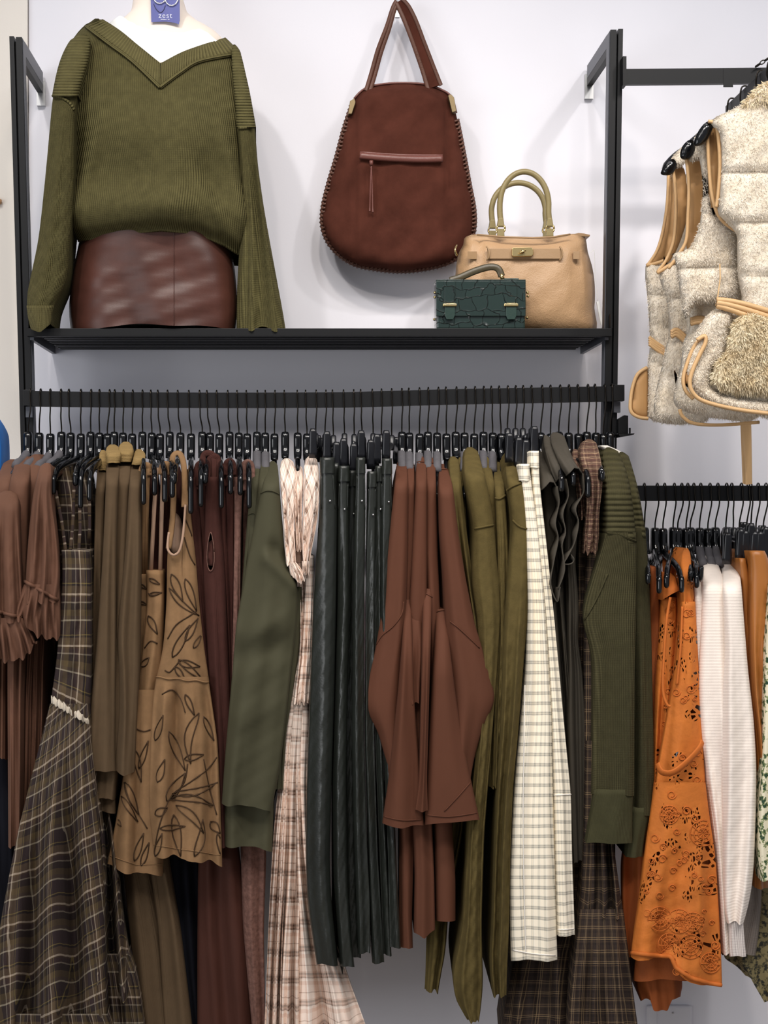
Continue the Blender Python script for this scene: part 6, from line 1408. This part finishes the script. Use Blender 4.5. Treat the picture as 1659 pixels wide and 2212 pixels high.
pipe(t, [(1396, 573), (1420, 568), (1440, 560)], VY[3] - .006)
for k in range(4): pipe(t, [(1402, 728 + 5*k), (1420, 742 + 5*k), (1444, 756 + 5*k)], VY[3] - .022, .0034, 'waist_channel')
flat(t, 'lining', [(1398, 795), (1380, 810), (1368, 840), (1364, 870), (1366, 890), (1382, 900), (1398, 902), (1400, 850)], VY[3] - .005, 'lining')
pipe(t, [(1398, 794), (1378, 808), (1367, 835), (1362, 868), (1364, 890), (1380, 901), (1400, 904)], VY[3] - .008, .0038, 'edge_piping')
# loose belt end below the vests
t = thing('belt_end', P(1612, 1048, 2.93), 'tan ribbon belt end dangling below the fur vests', 'belt')
G([(880, 1598, 1622), (960, 1601, 1624), (1046, 1604, 1625)], Yf=2.93, Yb=2.936, sh=0, fold=(.8, .003), seed=3, nU=16, bul=.003).build().build('ribbon', M['piping'], t)
# their hangers: padded black arms ending in the armholes
for (x, y, dx, dy), Y, lb in (((1515, 300, 40, -50), VY[0] + .05, 'foremost'), ((1487, 322, 40, -45), VY[1] + .015, 'second'), ((1462, 350, 40, -40), VY[2] + .015, 'third'), ((1446, 356, 40, -40), VY[3] + .012, 'last')):
    t = thing('clothes_hanger', P(x, y, Y), 'padded black hanger inside the %s fur vest' % lb, 'clothes hanger', 'hangers of the fur vests')
    zt_ = ZW(152, 2.75)
    pe = {'foremost': ([(1499, 312), (1505, 290), (1520, 268), (1535, 261), (1541, 272), (1532, 294), (1520, 310), (1507, 316)], VY[0] + .002), 'second': ([(1469, 338), (1473, 318), (1487, 303), (1501, 306), (1501, 326), (1491, 341), (1478, 345)], VY[1] - .012), 'third': ([(1427, 374), (1439, 352), (1454, 343), (1462, 355), (1453, 375), (1438, 379)], VY[2] - .01)}.get(lb)
    if pe: puff(pe[0], pe[1], .008, .02, 6, edge=9, sm=3).build('arm_end', M['gloss'], t)
    MB().tube(catmull([P(x - 6, y + 12, Y), P(x, y - 4, Y), P(x + 22, y - 24, Y), P(x + dx, y + dy + 12, Y), (ARMX, Y, ZW(y + dy - 6, Y))], 5), [.009] + [.0125]*4 + [.011]*8 + [.008]*8, 10, flat=(1.1, .8)).build('arm', M['matte'], t)
    MB().tube(catmull([(ARMX, Y, ZW(y + dy - 6, Y)), (ARMX, Y, zt_ - .045), (ARMX - .011, Y, zt_ - .025), (ARMX - .009, Y, zt_ + .002), (ARMX, Y, zt_ + .007), (ARMX + .009, Y, zt_), (ARMX + .010, Y, zt_ - .014)], 4), .0018, 6).build('hook', M['wire'], t)
# security chain looped over the vest rail
t = thing('security_chain', P(1650, 150, 2.97), 'dark security chain looped over the rail above the vests', 'chain')
for k, (x, y) in enumerate(((1637, 141), (1647, 134.5), (1657, 128), (1667, 122))):
    a = k % 2
    MB().tube([P(x + 6.5*math.cos(q)*.83 + 3.4*math.sin(q)*.55*(1 if a else .4), y - 6.5*math.cos(q)*.55 + 3.4*math.sin(q)*.83*(1 if a else .4), 2.985 + (.0035*math.sin(q) if not a else 0)) for q in np.linspace(0, 6.283, 17)], .0013, 6).build('link', M['wire'], t)

# ------------------------------------------------------------------ slivers at the picture's edge
M['blue'] = m_cloth('bright_blue_cloth', '2F7FD6', .7, .08)
garment('blue_garment', 'bright blue garment edge beyond the upright by the brown blouses', 'garment', None, [('body', G([(880, -48, -20), (905, -58, -4), (935, -62, 3), (1010, -64, 4), (1150, -66, 0), (1300, -68, -2), (1700, -80, 2)], Yf=2.96, sh=60, topY=2.99, Yb=3.15, fold=(1, .004), seed=190), M['blue'])], -30)
M['wood'] = m_cloth('pale_wood', 'C79A72', .6, .1)
o = MB().tube([P(-40, 434, WALL - .02), P(-4, 435, WALL - .02), P(3, 436, WALL - .02)], [.007, .007, .005], 8).build('wooden_peg', M['wood'], loc=P(-10, 436, WALL - .02)); tag(o, 'pale wooden peg on the cream wall left of the upright', 'peg')
# backs of the vests, closing each shell
for o, Y, poly, sd in (('fur_vest', VY[0] + .085, [(1540, 320), (1600, 250), (1740, 240), (1740, 850), (1560, 845), (1510, 800), (1500, 700), (1520, 560), (1550, 470)], 41),
                       ('fur_vest.001', VY[1] + .06, [(1535, 350), (1560, 300), (1700, 300), (1700, 850), (1520, 850), (1485, 810), (1490, 600), (1535, 540)], 42),
                       ('fur_vest.002', VY[2] + .055, [(1492, 380), (1560, 340), (1640, 340), (1640, 850), (1470, 850), (1445, 810), (1450, 600), (1490, 545)], 43),
                       ('fur_vest.003', VY[3] + .05, [(1452, 400), (1520, 370), (1600, 370), (1600, 860), (1440, 860), (1416, 820), (1410, 610), (1440, 560)], 44)):
    puff(poly, Y, .012, .012, 14, edge=20, seed=sd, sm=3).build('back_panel', M['fur'], bpy.data.objects[o])
